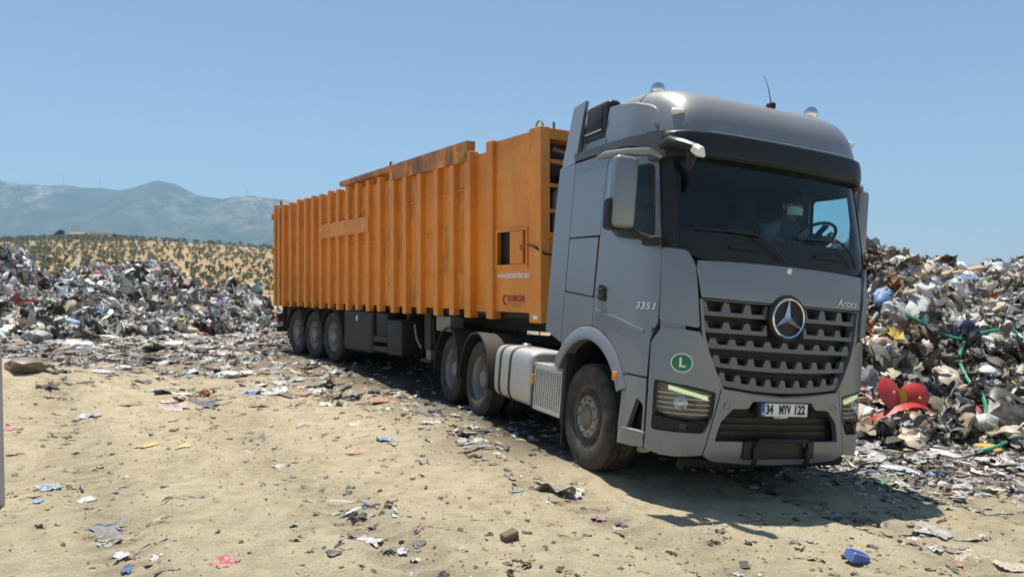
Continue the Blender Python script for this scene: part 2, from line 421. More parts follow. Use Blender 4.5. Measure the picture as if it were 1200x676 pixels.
def ground_mat():
    q = NB('sandy_ground')
    at = q.add('ShaderNodeAttribute', attribute_name='Col'); sp = q.add('ShaderNodeSeparateColor'); q.link(at.outputs['Color'], sp.inputs[0])
    co = q.coord('Object')
    n1 = q.noise(co, .55, 6, .6, .3); n2 = q.noise(co, 5, 6, .68); n3 = q.noise(co, 55, 5, .7); n4 = q.noise(co, 240, 3, .6)
    sand = q.mix(q.ramp(n1, [(.3, 0), (.7, 1)]), (.76, .635, .41), (.86, .745, .50))
    sand = q.mix(q.math('MULTIPLY', q.ramp(n2, [(.42, 0), (.68, 1)]), .55), sand, (.42, .34, .21))
    sand = q.mix(q.math('MULTIPLY', q.ramp(n3, [(.52, 0), (.68, 1)]), .50), sand, (.30, .24, .16))
    n6 = q.noise(co, 120, 4, .75)
    sand = q.mix(q.math('MULTIPLY', q.ramp(n6, [(.53, 0), (.67, 1)]), .42), sand, (.34, .275, .18))
    sand = q.mix(q.math('MULTIPLY', q.ramp(n6, [(.32, 1), (.44, 0)]), .45), sand, (.78, .70, .53))
    sand = q.mix(q.math('MULTIPLY', q.ramp(n3, [(.30, 1), (.42, 0)]), .4), sand, (.72, .64, .47))
    n5 = q.noise(q.mapped((1, .6, 1)), 1.9, 7, .72, .8)
    sand = q.mix(q.math('MULTIPLY', q.ramp(n5, [(.50, 0), (.72, 1)]), .55), sand, (.36, .29, .185))
    sand = q.mix(q.math('MULTIPLY', q.ramp(n4, [(.60, 0), (.70, 1)]), .45), sand, (.16, .13, .09))
    dirt = q.mix(q.ramp(n2, [(.35, 0), (.65, 1)]), (.17, .138, .098), (.33, .275, .20))
    dirt = q.mix(q.math('MULTIPLY', q.ramp(n3, [(.5, 0), (.65, 1)]), .7), dirt, (.075, .06, .045))
    dirt = q.mix(q.math('MULTIPLY', q.ramp(n3, [(.28, 1), (.40, 0)]), .6), dirt, (.42, .37, .29))
    c = q.mix(sp.outputs[0], sand, dirt)
    c = q.mix(sp.outputs[2], c, q.mix(q.ramp(n3, [(.4, 0), (.65, 1)]), (.035, .030, .025), (.12, .10, .075)))  # blue channel: waste soil with the vehicles' shade darkened into its colour
    nh = q.noise(co, .035, 5, .6); nh2 = q.noise(co, .35, 4, .6)
    dry = q.mix(q.ramp(nh, [(.35, 0), (.65, 1)]), (.30, .205, .105), (.40, .285, .155))
    dry = q.mix(q.math('MULTIPLY', q.ramp(nh2, [(.5, 0), (.7, 1)]), .6), dry, (.17, .145, .07))
    c = q.mix(sp.outputs[1], c, dry)
    q.color(c).set(Roughness=.95); q.b.inputs['Specular IOR Level'].default_value = .15
    hgt = q.math('ADD', q.math('MULTIPLY', n3, 1.0), q.math('ADD', q.math('MULTIPLY', n4, .25), q.math('MULTIPLY', n2, .8)))
    q.bump(hgt, 1.0, .055)
    return q.m
M['ground'] = ground_mat()
nx, ny = len(gx), len(gy)
idx = np.arange(nx*ny).reshape(ny, nx)
quads = np.stack([idx[:-1, :-1], idx[:-1, 1:], idx[1:, 1:], idx[1:, :-1]], -1).reshape(-1, 4)
gcol = np.stack([soil(X, Y).ravel()*(np.hypot(X, Y-10).ravel() < 60), sstep(60, 180, np.hypot(X, Y)).ravel(), shade_soil(X, Y).ravel()], 1)
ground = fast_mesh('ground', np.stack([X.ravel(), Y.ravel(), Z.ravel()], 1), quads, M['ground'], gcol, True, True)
tag(ground, 'sandy beige ground of the dump trodden with dark waste', None, None, 'structure')

def place(u, v, top=True):
    """point on ground or heap seen at a pixel of the photograph (distance comes from the surface it lies on)"""
    fn = top_z if top else ground_z
    dx, dz = (u-600)/880, -(v-338)/880
    ks = np.arange(3.5, 60, .03); zz = CAM_H+dz*ks; hz = fn(dx*ks, ks)
    i = np.argmax(zz < hz)
    return Vector((dx*ks[i], ks[i], float(hz[i])))
# ------------------------------------------------------------------ mountains
def mountain_mat():
    q = NB('mountain_slopes')
    at = q.add('ShaderNodeAttribute', attribute_name='Col'); sp = q.add('ShaderNodeSeparateColor'); q.link(at.outputs['Color'], sp.inputs[0])
    co = q.coord('Object'); n = q.noise(co, .004, 8, .65); m = q.noise(co, .02, 6, .65)
    c = q.mix(q.ramp(n, [(.35, 0), (.65, 1)]), (.040, .062, .034), (.10, .11, .062))
    rk = q.math('MULTIPLY', q.ramp(q.math('ADD', q.math('MULTIPLY', n, .5), q.math('MULTIPLY', m, .5)), [(.46, 0), (.60, 1)]), sp.outputs[0])
    c = q.mix(rk, c, (.46, .38, .31))
    c = q.mix(sp.outputs[1], c, (.52, .42, .29))
    q.color(c).set(Roughness=1.0); q.b.inputs['Specular IOR Level'].default_value = 0
    return q.m
M['mountain'] = mountain_mat()
MD = 8000.0
_rid = [(-900, 262), (-500, 240), (-200, 222), (-80, 216), (0, 211), (28, 217), (74, 218), (106, 219.5), (142, 223), (160, 219), (184, 211.5), (206, 216), (231, 228.5), (262, 234), (273, 231), (294, 229), (327, 232.5), (400, 246), (500, 257), (700, 276), (900, 292), (1050, 303), (1140, 311), (1250, 308), (1500, 300), (2000, 312)]
rx = np.array([(u-600)/880*MD for u, v in _rid]); rz = np.array([CAM_H+(338-v)/880*MD for u, v in _rid])
mx = np.linspace(-13000, 12500, 520); my = np.concatenate([np.linspace(4600, 8000, 70), np.linspace(8100, 11000, 14)])
XX, YYm = np.meshgrid(mx, my)
# the crest is at y = MD; keep its outline, ridges and gullies below it
k = np.clip((YYm-4600)/(MD-4600), 0, 1); prof = .16*k+.84*k**1.75
back = np.clip((YYm-MD)/3000, 0, 1)
rid = np.interp(XX, rx, rz)
gul = np.abs(fbm(XX/900+.25*fbm(XX/500, YYm/700, 2), YYm/2600, 4))
ZZ = rid*prof*(1-.9*back)-gul*rid*.42*np.sin(np.pi*np.clip(k, 0, 1))+fbm(XX/260, YYm/260, 4)*42*np.sin(np.pi*np.clip(k*.98, 0, 1))+(fbm(XX/120, YYm/200, 3)*18)*(k > .97)
ZZ = ZZ-30*(k < .02)
rock = .7*sstep(.62, .99, k)*np.clip(.55+1.3*fbm(XX/500, YYm/500, 3), 0, 1)
u_ = 600+880*XX/YYm; v_ = 338-880*(ZZ-CAM_H)/YYm
field = np.exp(-(((XX+2700)/330)**2+((YYm-6150)/260)**2)**2)*(fbm(XX/200, YYm/140, 2) > -.12)
field = np.maximum(field, np.exp(-(((XX+3350)/520)**2+((YYm-5750)/70)**2)**2)*.8)
field = np.maximum(field, np.exp(-(((XX+4250)/160)**2+((YYm-5900)/120)**2)**2)*.5)
n1, n0 = XX.shape; ii = np.arange(n1*n0).reshape(n1, n0)
mq = np.stack([ii[:-1, :-1], ii[:-1, 1:], ii[1:, 1:], ii[1:, :-1]], -1).reshape(-1, 4)
mt = fast_mesh('mountains', np.stack([XX.ravel(), YYm.ravel(), ZZ.ravel()], 1), mq, M['mountain'], np.stack([rock.ravel(), np.clip(field, 0, 1).ravel(), 0*rock.ravel()], 1), True, True)
tag(mt, 'hazy blue mountain range with pale rocky crest', None, None, 'structure')

# wind turbines on the crest
wt0 = None
for i, (u, v, ht, lab) in enumerate(((74, 217, 92, 'leftmost tall wind turbine standing on the rocky mountain ridge'), (117, 219, 86, 'second wind turbine from the left on the mountain ridge'), (290, 229.5, 78, 'wind turbine on the low saddle nearer the orange trailer roof, third from the left'), (321, 232, 76, 'wind turbine on the ridge just above the rear of the orange trailer'))):
    x = (u-600)/880*MD; zb = CAM_H+(338-v)/880*MD-6
    t = empty('wind_turbine', (x, MD, zb)); tag(t, lab, 'wind turbine', 'wind turbines on the mountain ridge')
    MB().lathe([(0, 3.2), (ht*.5, 2.6), (ht, 1.9), (ht+.1, 0)], ax='z', n=10).build('tower', M['white'], t)
    MB().box(-2, 2, -6, 4, ht, ht+4, .6).build('nacelle', M['white'], t)
    for b in range(3):
        a = R_(90+17*i+120*b); bl = MB()
        P = [(r*math.cos(a), -7, ht+2+r*math.sin(a)) for r in (0, 12, 30, 44)]; bl.tube(P, [1.4, 1.9, 1.1, .3], 6); bl.build('blade', M['white'], t)

# ------------------------------------------------------------------ olive hill: houses and trees
M['wall'] = plain('house_wall', (.55, .50, .43), .9, 0, .1, .5)
M['roofpale'] = plain('pale_roof', (.78, .77, .74), .8, 0, .08, .5)
M['roofred'] = plain('tile_roof', (.30, .14, .09), .8, 0, .15, .5)
M['window'] = plain('dark_window', (.02, .022, .025), .2)
def house(u, y, w, d, h, roofm, label, flat=True):
    x = (u-600)/880*y; z = float(ground_z(x, y))-.6
    t = empty('hill_house', (x, y, z), (0, 0, R_(8))); tag(t, label, 'house', 'houses on the olive hill')
    MB().box(-w/2, w/2, -d/2, d/2, 0, h).build('wall', M['wall'], t)
    if flat: MB().box(-w/2-.8, w/2+.8, -d/2-.8, d/2+.8, h, h+.9).build('roof', roofm, t)
    else: MB().prism([(-d/2-.5, h), (d/2+.5, h), (0, h+1.8)], -w/2-.4, w/2+.4, 'x').build('roof', roofm, t)
    for k in range(3):
        xx = -w*.33+w*.33*k; MB().box(xx-.7, xx+.7, -d/2-.06, -d/2+.05, 1.6, 3.0).build('window', M['window'], t)
house(118, 598, 14.5, 8, 4.6, M['roofpale'], 'low house with pale flat roof on the crest of the olive hill')
house(92, 603, 11, 7, 3.4, M['roofred'], 'small house with dull red roof left of the pale-roofed house', False)

def foliage(name, dark, lite):
    q = NB(name); f = q.noise(q.mapped(), 1.1, 4, .6); at = q.add('ShaderNodeObjectInfo')
    c = q.mix(q.ramp(f, [(.3, 0), (.7, 1)]), dark, lite); hs = q.add('ShaderNodeHueSaturation'); q.link(c, hs.inputs['Color'])
    mr = q.math('MULTIPLY_ADD', at.outputs['Random'], .5); q.n[-1].inputs[2].default_value = .75; q.link(mr, hs.inputs['Value'])
    q.color(hs.outputs[0]).set(Roughness=.85); q.b.inputs['Specular IOR Level'].default_value = .2
    return q.m
M['olive'] = foliage('olive_leaves', (.13, .15, .09), (.25, .265, .175))
M['darkleaf'] = foliage('dark_leaves', (.022, .045, .018), (.05, .08, .03))
M['bark'] = plain('olive_bark', (.14, .11, .08), .9)
def tree_arrays(seed, leaves=150):
    """olive tree about 4 m tall: short trunk with limbs, crown of many leaf clumps. returns verts, tris, material ids"""
    rs = np.random.RandomState(seed); V_ = []; F_ = []; Mi = []
    mb = MB(); mb.tube([(0, 0, -.3), (.05, 0, .7), (0, .05, 1.3)], [.24, .17, .13], 6, False)
    for k in range(4):
        a = k*1.6+rs.rand(); mb.tube([(0, 0, 1.1), (.45*math.cos(a), .45*math.sin(a), 1.7), (1.0*math.cos(a), 1.0*math.sin(a), 2.5)], [.11, .07, .03], 5, False)
    for f in mb.f:
        for j in range(1, len(f)-1): F_.append((f[0], f[j], f[j+1])); Mi.append(1)
    V_ = list(mb.v)
    cs = [(rs.normal(0, .75), rs.normal(0, .75), 2.45+rs.normal(0, .42), .55+.45*rs.rand()) for _ in range(11)]
    for i in range(leaves):
        c = cs[rs.randint(len(cs))]; d = rs.normal(size=3); d /= np.linalg.norm(d); p = np.array(c[:3])+d*c[3]*(.55+.5*rs.rand())
        a = rs.normal(size=3); a /= np.linalg.norm(a); b = np.cross(a, rs.normal(size=3)); b /= np.linalg.norm(b); s_ = .20+.22*rs.rand()
        o = len(V_); V_ += [tuple(p-a*s_-b*s_*.5), tuple(p+a*s_-b*s_*.6), tuple(p+a*s_*.8+b*s_*.6), tuple(p-a*s_*.7+b*s_*.5)]
        F_ += [(o, o+1, o+2), (o, o+2, o+3)]; Mi += [0, 0]
    return np.array(V_), np.array(F_), np.array(Mi)
tvars = [tree_arrays(s) for s in range(4)]
tmesh = []
for k, (tv, tf, ti) in enumerate(tvars):
    me = bpy.data.meshes.new('olive_tree'); me.from_pydata(tv.tolist(), [], tf.tolist()); me.materials.append(M['olive']); me.materials.append(M['bark'])
    me.polygons.foreach_set('material_index', ti.astype(np.int32)); me.update(); tmesh.append(me)
rs = np.random.RandomState(11); spots = []
for iy in range(70):
    for ix in range(110):
        y = 246+iy*8.6; x = -640+ix*9.0+(iy % 2)*1.0
        u = 600+880*x/y
        if u < -260 or u > 560 or y > 640: continue
        dens_ = .95 if u < 150 else .80
        if rs.rand() > dens_: continue
        spots.append((x+rs.normal(0, .8), y+rs.normal(0, .8), .6+.42*rs.rand(), u))
        if u < 165 and rs.rand() < .38: spots.append((x+4+rs.normal(0, 1.5), y+3+rs.normal(0, 1.5), .6+.6*rs.rand(), u))
vis = [q for q in spots if -12 < q[3] < 330]; vis.sort(key=lambda q: q[1]); ind = vis[:300]; ids = set(id(q) for q in ind)
rest = [q for q in spots if id(q) not in ids]
for q in ind:
    o = bpy.data.objects.new('olive_tree', tmesh[rs.randint(4)]); COL.objects.link(o)
    o.location = (q[0], q[1], float(ground_z(q[0], q[1]))-.1); o.rotation_euler = (0, 0, rs.rand()*6.28); o.scale = (q[2], q[2], q[2]*(.85+.3*rs.rand()))
    tag(o, 'small grey-green olive tree in the rows on the dry hillside', 'tree', 'olive trees on the hillside')
VV = []; FF = []; MM = []; off = 0
for q in rest:
    tv, tf, ti = tvars[rs.randint(4)]; sel = np.ones(len(tf), bool)
    if q[1] > 420: sel = (np.arange(len(tf)) % 2 == 0) | (ti == 1)
    a = rs.rand()*6.28; c, s_ = math.cos(a), math.sin(a); w = tv*q[2]*(1.0 if q[1] < 420 else 1.1)
    VV.append(np.stack([w[:, 0]*c-w[:, 1]*s_+q[0], w[:, 0]*s_+w[:, 1]*c+q[1], w[:, 2]+float(ground_z(q[0], q[1]))-.1], 1)); FF.append(tf[sel]+off); MM.append(ti[sel]); off += len(tv)
gv = fast_mesh('olive_grove', np.vstack(VV), np.vstack(FF), M['olive'], None, False)
gv.data.materials.append(M['bark']); gv.data.polygons.foreach_set('material_index', np.concatenate(MM).astype(np.int32))
tag(gv, 'far rows of olive trees towards the crest of the dry hill', 'olive grove', None, 'stuff')
def round_tree(u, y, sc, label):
    x = (u-600)/880*y; tv, tf, ti = tree_arrays(40+int(u), 420)
    t = empty('hill_tree', (x, y, float(ground_z(x, y))-.2)); tag(t, label, 'tree'); t.scale = (sc, sc, sc)
    for nm, k, m in (('crown', 0, 'darkleaf'), ('trunk', 1, 'bark')):
        me = bpy.data.meshes.new(nm); me.from_pydata(tv.tolist(), [], tf[ti == k].tolist()); me.materials.append(M[m]); o = bpy.data.objects.new(nm, me); COL.objects.link(o); o.parent = t
round_tree(71, 600, 1.7, 'dark round tree on the crest left of the hill houses')
round_tree(134, 606, 1.25, 'dark green tree on the crest right of the pale-roofed house')

# ------------------------------------------------------------------ haze: clear warm air thickening with distance
hz = MB().box(-20000, 20000, -4500, 12500, -22, 1420).build('haze', bpy.data.materials.new('haze_air'), None, smooth=False)
tag(hz, 'thin summer haze between the dump and the mountains', 'haze', None, 'stuff')
hm = hz.data.materials[0]; hm.use_nodes = True; ht_ = hm.node_tree; ht_.nodes.remove(ht_.nodes['Principled BSDF'])
pv = ht_.nodes.new('ShaderNodeVolumePrincipled'); pv.inputs['Color'].default_value = (.42, .72, 1.0, 1); pv.inputs['Density'].default_value = 9.2e-5; pv.inputs['Anisotropy'].default_value = 0.1
ht_.links.new(pv.outputs[0], ht_.nodes['Material Output'].inputs['Volume'])
# ------------------------------------------------------------------ truck (tractor unit); frame: x forward, y left, z up, origin on the ground under the front axle
TRUCK_LOC = (1.804, 7.965, -1.905+CAM_H); TRUCK_ROT = (R_(-4.44), R_(.16), R_(-68.3))
truck = empty('truck', TRUCK_LOC, TRUCK_ROT)
tag(truck, 'grey three-axle tractor truck with big star grille and high roof cab', 'truck')

def pchip(xs, ys):
    xs = np.array(xs, float); ys = np.array(ys, float); h = np.diff(xs); d = np.diff(ys)/h; m = np.zeros(len(xs))
    for i in range(1, len(xs)-1):
        if d[i-1]*d[i] > 0:
            w1 = 2*h[i]+h[i-1]; w2 = h[i]+2*h[i-1]; m[i] = (w1+w2)/(w1/d[i-1]+w2/d[i])
    m[0] = 0 if abs(ys[1]-ys[0]) < .006 else d[0]; m[-1] = d[-1]
    def f(x):
        x = min(max(x, xs[0]), xs[-1]); i = min(int(np.searchsorted(xs, x, 'right'))-1, len(xs)-2); i = max(i, 0)
        t = (x-xs[i])/h[i]
        return ((2*t**3-3*t*t+1)*ys[i]+(t**3-2*t*t+t)*h[i]*m[i]+(-2*t**3+3*t*t)*ys[i+1]+(t**3-t*t)*h[i]*m[i+1])
    return f
_T = [0, .3, .55, .75, .885, .96, 1.06, 1.15, 1.25, 1.4, 1.65, 2.2, 3.6]
_OXv = [0, -.004, -.015, -.035, -.06, -.085, -.15, -.23, -.335, -.49, -.74, -1.29, -2.69]
OX = pchip(_T, _OXv)
YY = pchip(_T, [0, .3, .55, .75, .885, .96, 1.055, 1.125, 1.175, 1.215, 1.238, 1.245, 1.2451])
XF = pchip([.2, .35, .5, 1.0, 1.76, 2.1, 2.35, 3.0, 3.25], [1.33, 1.40, 1.43, 1.44, 1.43, 1.40, 1.36, 1.2, 1.14])
_ta = np.linspace(0, 3.6, 721); _ox = np.array([OX(t) for t in _ta])
def a_of(x, z): return float(np.interp(-(x-XF(z)), -_ox, _ta))
def S0(t, z):
    a = abs(t); s = -1 if t < 0 else 1
    return Vector((XF(z)+OX(a), s*YY(a), z))
def S(t, z, off=0.0):
    p = S0(t, z)
    if off:
        e = 1e-3; n = (S0(t+e, z)-S0(t-e, z)).cross(S0(t, z+e)-S0(t, z-e)); n.normalize(); p = p+n*off
    return p
def dens(poly, step=.08):
    out = []
    for i, p in enumerate(poly):
        q = poly[(i+1) % len(poly)]; n = max(1, int(math.hypot(q[0]-p[0], q[1]-p[1])/step))
        out += [(p[0]+(q[0]-p[0])*k/n, p[1]+(q[1]-p[1])*k/n) for k in range(n)]
    return out
def rnd(poly, r, n=4):
    out = []; m = len(poly)
    for i in range(m):
        a, b, c = Vector(poly[i-1]), Vector(poly[i]), Vector(poly[(i+1) % m])
        l1 = (a-b).length; l2 = (c-b).length; q = min(r, l1*.45, l2*.45)
        p0 = b+(a-b).normalized()*q; p2 = b+(c-b).normalized()*q
        for k in range(n+1):
            t = k/n; v = p0*(1-t)**2+b*2*t*(1-t)+p2*t*t; out.append((v.x, v.y))
    return out
def side_poly(xz): return [(a_of(x, z), z) for x, z in dens(xz, .06)]
def inset(poly, d, c=None):
    n = len(poly); cx = sum(p[0] for p in poly)/n if c is None else c[0]; cz = sum(p[1] for p in poly)/n if c is None else c[1]
    out = []
    for x, z in poly:
        L = math.hypot(x-cx, z-cz); k = (L-d)/L; out.append((cx+(x-cx)*k, cz+(z-cz)*k))
    return out
def _cast(poly, c, ang):
    dx, dz = math.cos(ang), math.sin(ang); best = 0
    for i in range(len(poly)):
        ax, az = poly[i][0]-c[0], poly[i][1]-c[1]; bx, bz = poly[(i+1) % len(poly)][0]-c[0], poly[(i+1) % len(poly)][1]-c[1]
        ex, ez = bx-ax, bz-az; det = dx*ez-dz*ex
        if abs(det) < 1e-12: continue
        r = (ax*ez-az*ex)/det; s = (ax*dz-az*dx)/det
        if -1e-6 <= s <= 1+1e-6 and r > best: best = r
    return best
def panel(poly, off=0.0, thick=.03, hole=None, c=None, sgn=1, rings=5, nmin=40, mb=None):
    """curved sheet on the cab surface bounded by a star-shaped polygon in (t, z), optional hole"""
    ref = hole or poly
    if c is None: c = (sum(p[0] for p in ref)/len(ref), sum(p[1] for p in ref)/len(ref))
    angs = [math.atan2(p[1]-c[1], p[0]-c[0]) for p in poly]+([math.atan2(p[1]-c[1], p[0]-c[0]) for p in hole] if hole else [])
    angs += [-math.pi+2*math.pi*k/nmin for k in range(nmin)]
    angs = sorted(angs); aa = [angs[0]]
    for q in angs[1:]:
        if q-aa[-1] > .004: aa.append(q)
    n = len(aa); rows = []
    for k in range(rings+1):
        row = []
        for q in aa:
            ro = _cast(poly, c, q); ri = _cast(hole, c, q) if hole else 0.0
            ri = min(ri, ro-1e-4) if hole else ro*.02
            r = ri+(ro-ri)*k/rings; row.append((c[0]+r*math.cos(q), c[1]+r*math.sin(q)))
        rows.append(row)
    vs = []; fs = []
    for row in rows: vs += [S(sgn*t, z, off) for t, z in row]
    for k in range(rings):
        for i in range(n): fs.append((k*n+i, k*n+(i+1) % n, (k+1)*n+(i+1) % n, (k+1)*n+i))
    if not hole: fs.append(tuple(range(n)))
    if thick:
        o = len(vs); vs += [S(sgn*t, z, off-thick) for t, z in rows[-1]]
        for i in range(n): fs.append((rings*n+i, rings*n+(i+1) % n, o+(i+1) % n, o+i))
        if hole:
            o = len(vs); vs += [S(sgn*t, z, off-thick) for t, z in rows[0]]
            for i in range(n): fs.append((i, (i+1) % n, o+(i+1) % n, o+i))
    mb = mb or MB(); mb.add(vs, fs); return mb
def strip(lo, hi, off=0.0, thick=.03, sgn=1, nz=3, mb=None):
    """sheet between two polylines of (t, z)"""
    mb = mb or MB(); n = len(lo); P = []
    for k in range(nz+1):
        P.append([S(sgn*(a[0]+(b[0]-a[0])*k/nz), a[1]+(b[1]-a[1])*k/nz, off) for a, b in zip(lo, hi)])
    mb.grid(P)
    if thick:
        bnd = [(j, 0) for j in range(n)]+[(n-1, k) for k in range(1, nz+1)]+[(j, nz) for j in range(n-2, -1, -1)]+[(0, k) for k in range(nz-1, 0, -1)]
        A = []; B = []
        for j, k in bnd:
            t = lo[j][0]+(hi[j][0]-lo[j][0])*k/nz; z = lo[j][1]+(hi[j][1]-lo[j][1])*k/nz
            A.append(S(sgn*t, z, off)); B.append(S(sgn*t, z, off-thick))
        m = len(A); mb.add(A+B, [(i, (i+1) % m, m+(i+1) % m, m+i) for i in range(m)])
    return mb
def lin(t0, t1, n): return [t0+(t1-t0)*k/n for k in range(n+1)]

# --- cab: dark inner shell, floor, walls
sh = MB()
strip([(t, .62) for t in lin(-1.3, 1.3, 30)], [(t, 2.12) for t in lin(-1.3, 1.3, 30)], -.13, 0, 1, 8, sh)
for s in (-1, 1):
    xs = lin(-.93, 1.02, 20)
    strip([(a_of(x, 1.46), 1.46) for x in xs], [(a_of(x, 2.2), 2.2) for x in xs], -.05, 0, s, 4, sh)
    xs = lin(-.9, .17, 10)
    strip([(a_of(x, 2.2), 2.2) for x in xs], [(a_of(x, 3.12), 3.12) for x in xs], -.05, 0, s, 4, sh)
sh.box(-.95, -.90, -1.2, 1.2, 1.3, 3.2); sh.box(-.9, 1.12, -1.18, 1.18, 1.44, 1.48); sh.box(-.9, .98, -1.1, 1.1, 3.10, 3.14)
cab = sh.build('cab_shell', M['interior'], truck)

ARC, ARZ = (.03, .60), .84
def arc_pts(a0, a1, r, n=14): return [(ARC[0]+r*math.cos(R_(a0+(a1-a0)*k/n)), ARC[1]+r*math.sin(R_(a0+(a1-a0)*k/n))) for k in range(n+1)]
ip = np.interp
def XB(z): return float(ip(z, [1.35, 2.66, 3.16], [-1.0, -.96, -.91]))
def L1(z): return float(ip(z, [1.3, 3.16], [-.585, -.525]))
def DRr(z): return float(ip(z, [1.4, 1.73, 2.56, 3.13], [.10, .105, .15, .20]))
def AC(z): return float(ip(z, [.53, 1.04, 1.377, 1.54, 2.49, 3.13], [1.263, 1.275, 1.266, 1.198, 1.185, 1.155]))
g = .005
for s in (-1, 1):
    rs = s
    zz = lin(1.25, 3.155, 12)
    poly = side_poly([(XB(1.345), 1.345), (L1(1.25)-g, 1.235)]+[(L1(z)-g, z) for z in zz[1:]]+[(XB(z), z) for z in zz[::-1][:-1]])
    panel(poly, 0, .05, sgn=s).build('rear_corner_panel', M['paint'], truck)
    poly = side_poly([(L1(2.36)+g, 2.36), (DRr(2.36)-g, 2.345), (DRr(2.75)-g, 2.75), (DRr(3.155)-g, 3.155), (L1(3.155)+g, 3.155)])
    panel(poly, 0, .04, sgn=s).build('side_panel', M['paint'], truck)
    poly = side_poly(rnd([(L1(1.78)+g+.012, 1.79), (DRr(1.75)-.03, 1.735), (DRr(2.3)-.03, 2.325), (L1(2.34)+g+.012, 2.345)], .02))
    panel(poly, .002, .04, sgn=s).build('storage_hatch', M['paint'], truck)
    arcp = [p for p in arc_pts(138, 84, ARZ+.006) if L1(1.3)+.01 < p[0] < DRr(1.45)-.01]
    poly = side_poly(arcp+[(DRr(1.5)-g, 1.45), (DRr(1.72)-g, 1.722), (L1(1.78)+g, 1.777), (L1(1.3)+g, 1.25)])
    panel(poly, 0, .04, sgn=s, c=(a_of(-.2, 1.62), 1.62)).build('side_panel', M['paint'], truck)
    # wheel arch lip
    ar = MB(); P = []
    for (r, off) in ((.70, -.10), (.70, .012), (.715, .028), (.80, .026), (.838, .004), (.838, -.05)):
        P.append([S(s*a_of(x, z), z, off) for x, z in arc_pts(22, 150, r, 30)])
    ar.grid(P); ar.build('wheel_arch', M['paint'], truck)
    li = MB(); P = []
    for y in (-1.2, -.62):
        P.append([(x, -s*y, z) for x, z in arc_pts(-15, 200, .705, 26)])
    li.grid(P); li.build('wheel_arch_liner', M['black'], truck)
    # door with window
    a0 = a_of
    arcd = [p for p in arc_pts(86, 31, ARZ+.008) if p[0] > DRr(1.45)+.01]
    outer = [(a_of(x, z), z) for x, z in arcd]+[(a_of(.79, 1.06), 1.055)]+[(AC(z)+.010, z) for z in lin(1.05, 3.13, 26)]+[(a_of(x, 3.13), 3.13) for x in lin(.85, .22, 8)]+[(a_of(DRr(z)+g, z), z) for z in lin(3.13, 1.45, 16)]
    hole = rnd([(1.93, 2.46), (1.885, 2.355), (1.78, 2.30), (1.54, 2.268), (1.262, 2.245), (1.207, 2.955), (1.81, 2.975)], .06)
    door = panel(outer, 0, .04, hole=hole, c=(1.53, 2.6), sgn=s, rings=12, nmin=90).build('door', M['paint'], truck)
    tag(door, None)
    panel(hole, .004, .012, hole=inset(hole, .028, (1.53, 2.6)), c=(1.53, 2.6), sgn=s, rings=1).build('window_seal', M['black'], door)
    panel(inset(hole, .02, (1.53, 2.6)), -.012, 0, c=(1.53, 2.6), sgn=s).build('window', M['sideglass'], door)
    hd = [(a_of(.20, 1.84), 1.855), (a_of(.34, 1.84), 1.84), (a_of(.35, 1.7), 1.69), (a_of(.20, 1.7), 1.70)]
    panel(rnd(hd, .03), .010, .015, sgn=s).build('handle_recess', M['black'], door)
    hb = MB()
    for zc in (1.80, 1.735): hb.tube([S(s*a_of(x, zc), zc, .028) for x in (.215, .27, .33)], .012, 6)
    hb.build('handle', M['visor'], door)
    # crease moulding along the bottom of the door
    cr = [(a_of(x, 1.6), float(ip(x, [.13, .6, 1.0], [1.615, 1.545, 1.455]))) for x in lin(.13, 1.0, 14)]
    strip([(t, z-.028) for t, z in cr], [(t, z) for t, z in cr], .012, .014, s, 2).build('door_crease', M['paint'], door)
    # step panel under the door
    outer = [(a_of(.72, .43), .415), (a_of(.95, .43), .425), (1.265, .44)]+[(AC(z)+.012, z) for z in lin(.5, 1.035, 8)]+[(a_of(.79, 1.04), 1.04), (a_of(.745, 1.0), 1.0), (a_of(.74, .8), .8), (a_of(.72, .6), .6)]
    hole = rnd([(a_of(.84, .55), .545), (1.30, .55), (1.30, .80), (a_of(.97, .84), .86)], .03)
    st = panel(outer, 0, .05, hole=hole, sgn=s, rings=3).build('step_panel', M['paint'], truck)
    panel(inset(hole, -.02), -.10, 0, sgn=s).build('step_recess', M['black'], st)
    tr_ = MB(); P = [S(s*a_of(x, .56), .56, -.01) for x in (.80, .92, 1.08)]; tr_.tube(P, .018, 6)
    tr_.build('step_tread', M['steel'], st)
    # corner deflector beside the grille
    poly = rnd([(1.188, 1.55), (.895, 1.505), (.945, 2.04), (1.0, 2.165), (1.188, 2.185)], .035)
    panel(poly, .022, .03, sgn=s).build('corner_deflector', M['paint'], truck)
    strip([(1.0, 1.40), (1.1, 1.41), (1.2, 1.42)], [(1.0, 1.56), (1.1, 1.57), (1.2, 1.58)], -.022, 0, s).build('corner_gap_lining', M['paint'], truck)
    # A pillar
    zz = lin(2.18, 3.1, 8)
    strip([(1.06, z) for z in zz], [(AC(z)-.004, z) for z in zz], .0, .05, s, 3).build('a_pillar', M['visor'], truck)

    # bumper corner and headlight
    outer = [(1.262, 1.36), (1.18, 1.485), (1.05, 1.49), (.885, 1.475), (.80, 1.33), (.715, 1.1), (.66, 1.0), (.79, .425), (1.0, .405), (1.12, .405), (1.255, .44), (1.262, 1.0)]
    hole = rnd([(1.212, 1.042), (.99, 1.02), (.70, .967), (.722, .75), (.79, .612), (1.21, .612)], .03)
    bc = panel(outer, 0, .05, hole=hole, c=(.97, .84), sgn=s, rings=7, nmin=70).build('bumper_corner', M['paint'], truck)
    hl = empty('headlight', (0, 0, 0)); hl.parent = truck
    pl = rnd([(1.205, 1.036), (.99, 1.014), (.706, .962), (.725, .757), (.89, .722), (1.08, .735), (1.205, .775)], .03)
    panel(pl, -.085, .0, sgn=s).build('lamp_housing', M['steel'], hl)
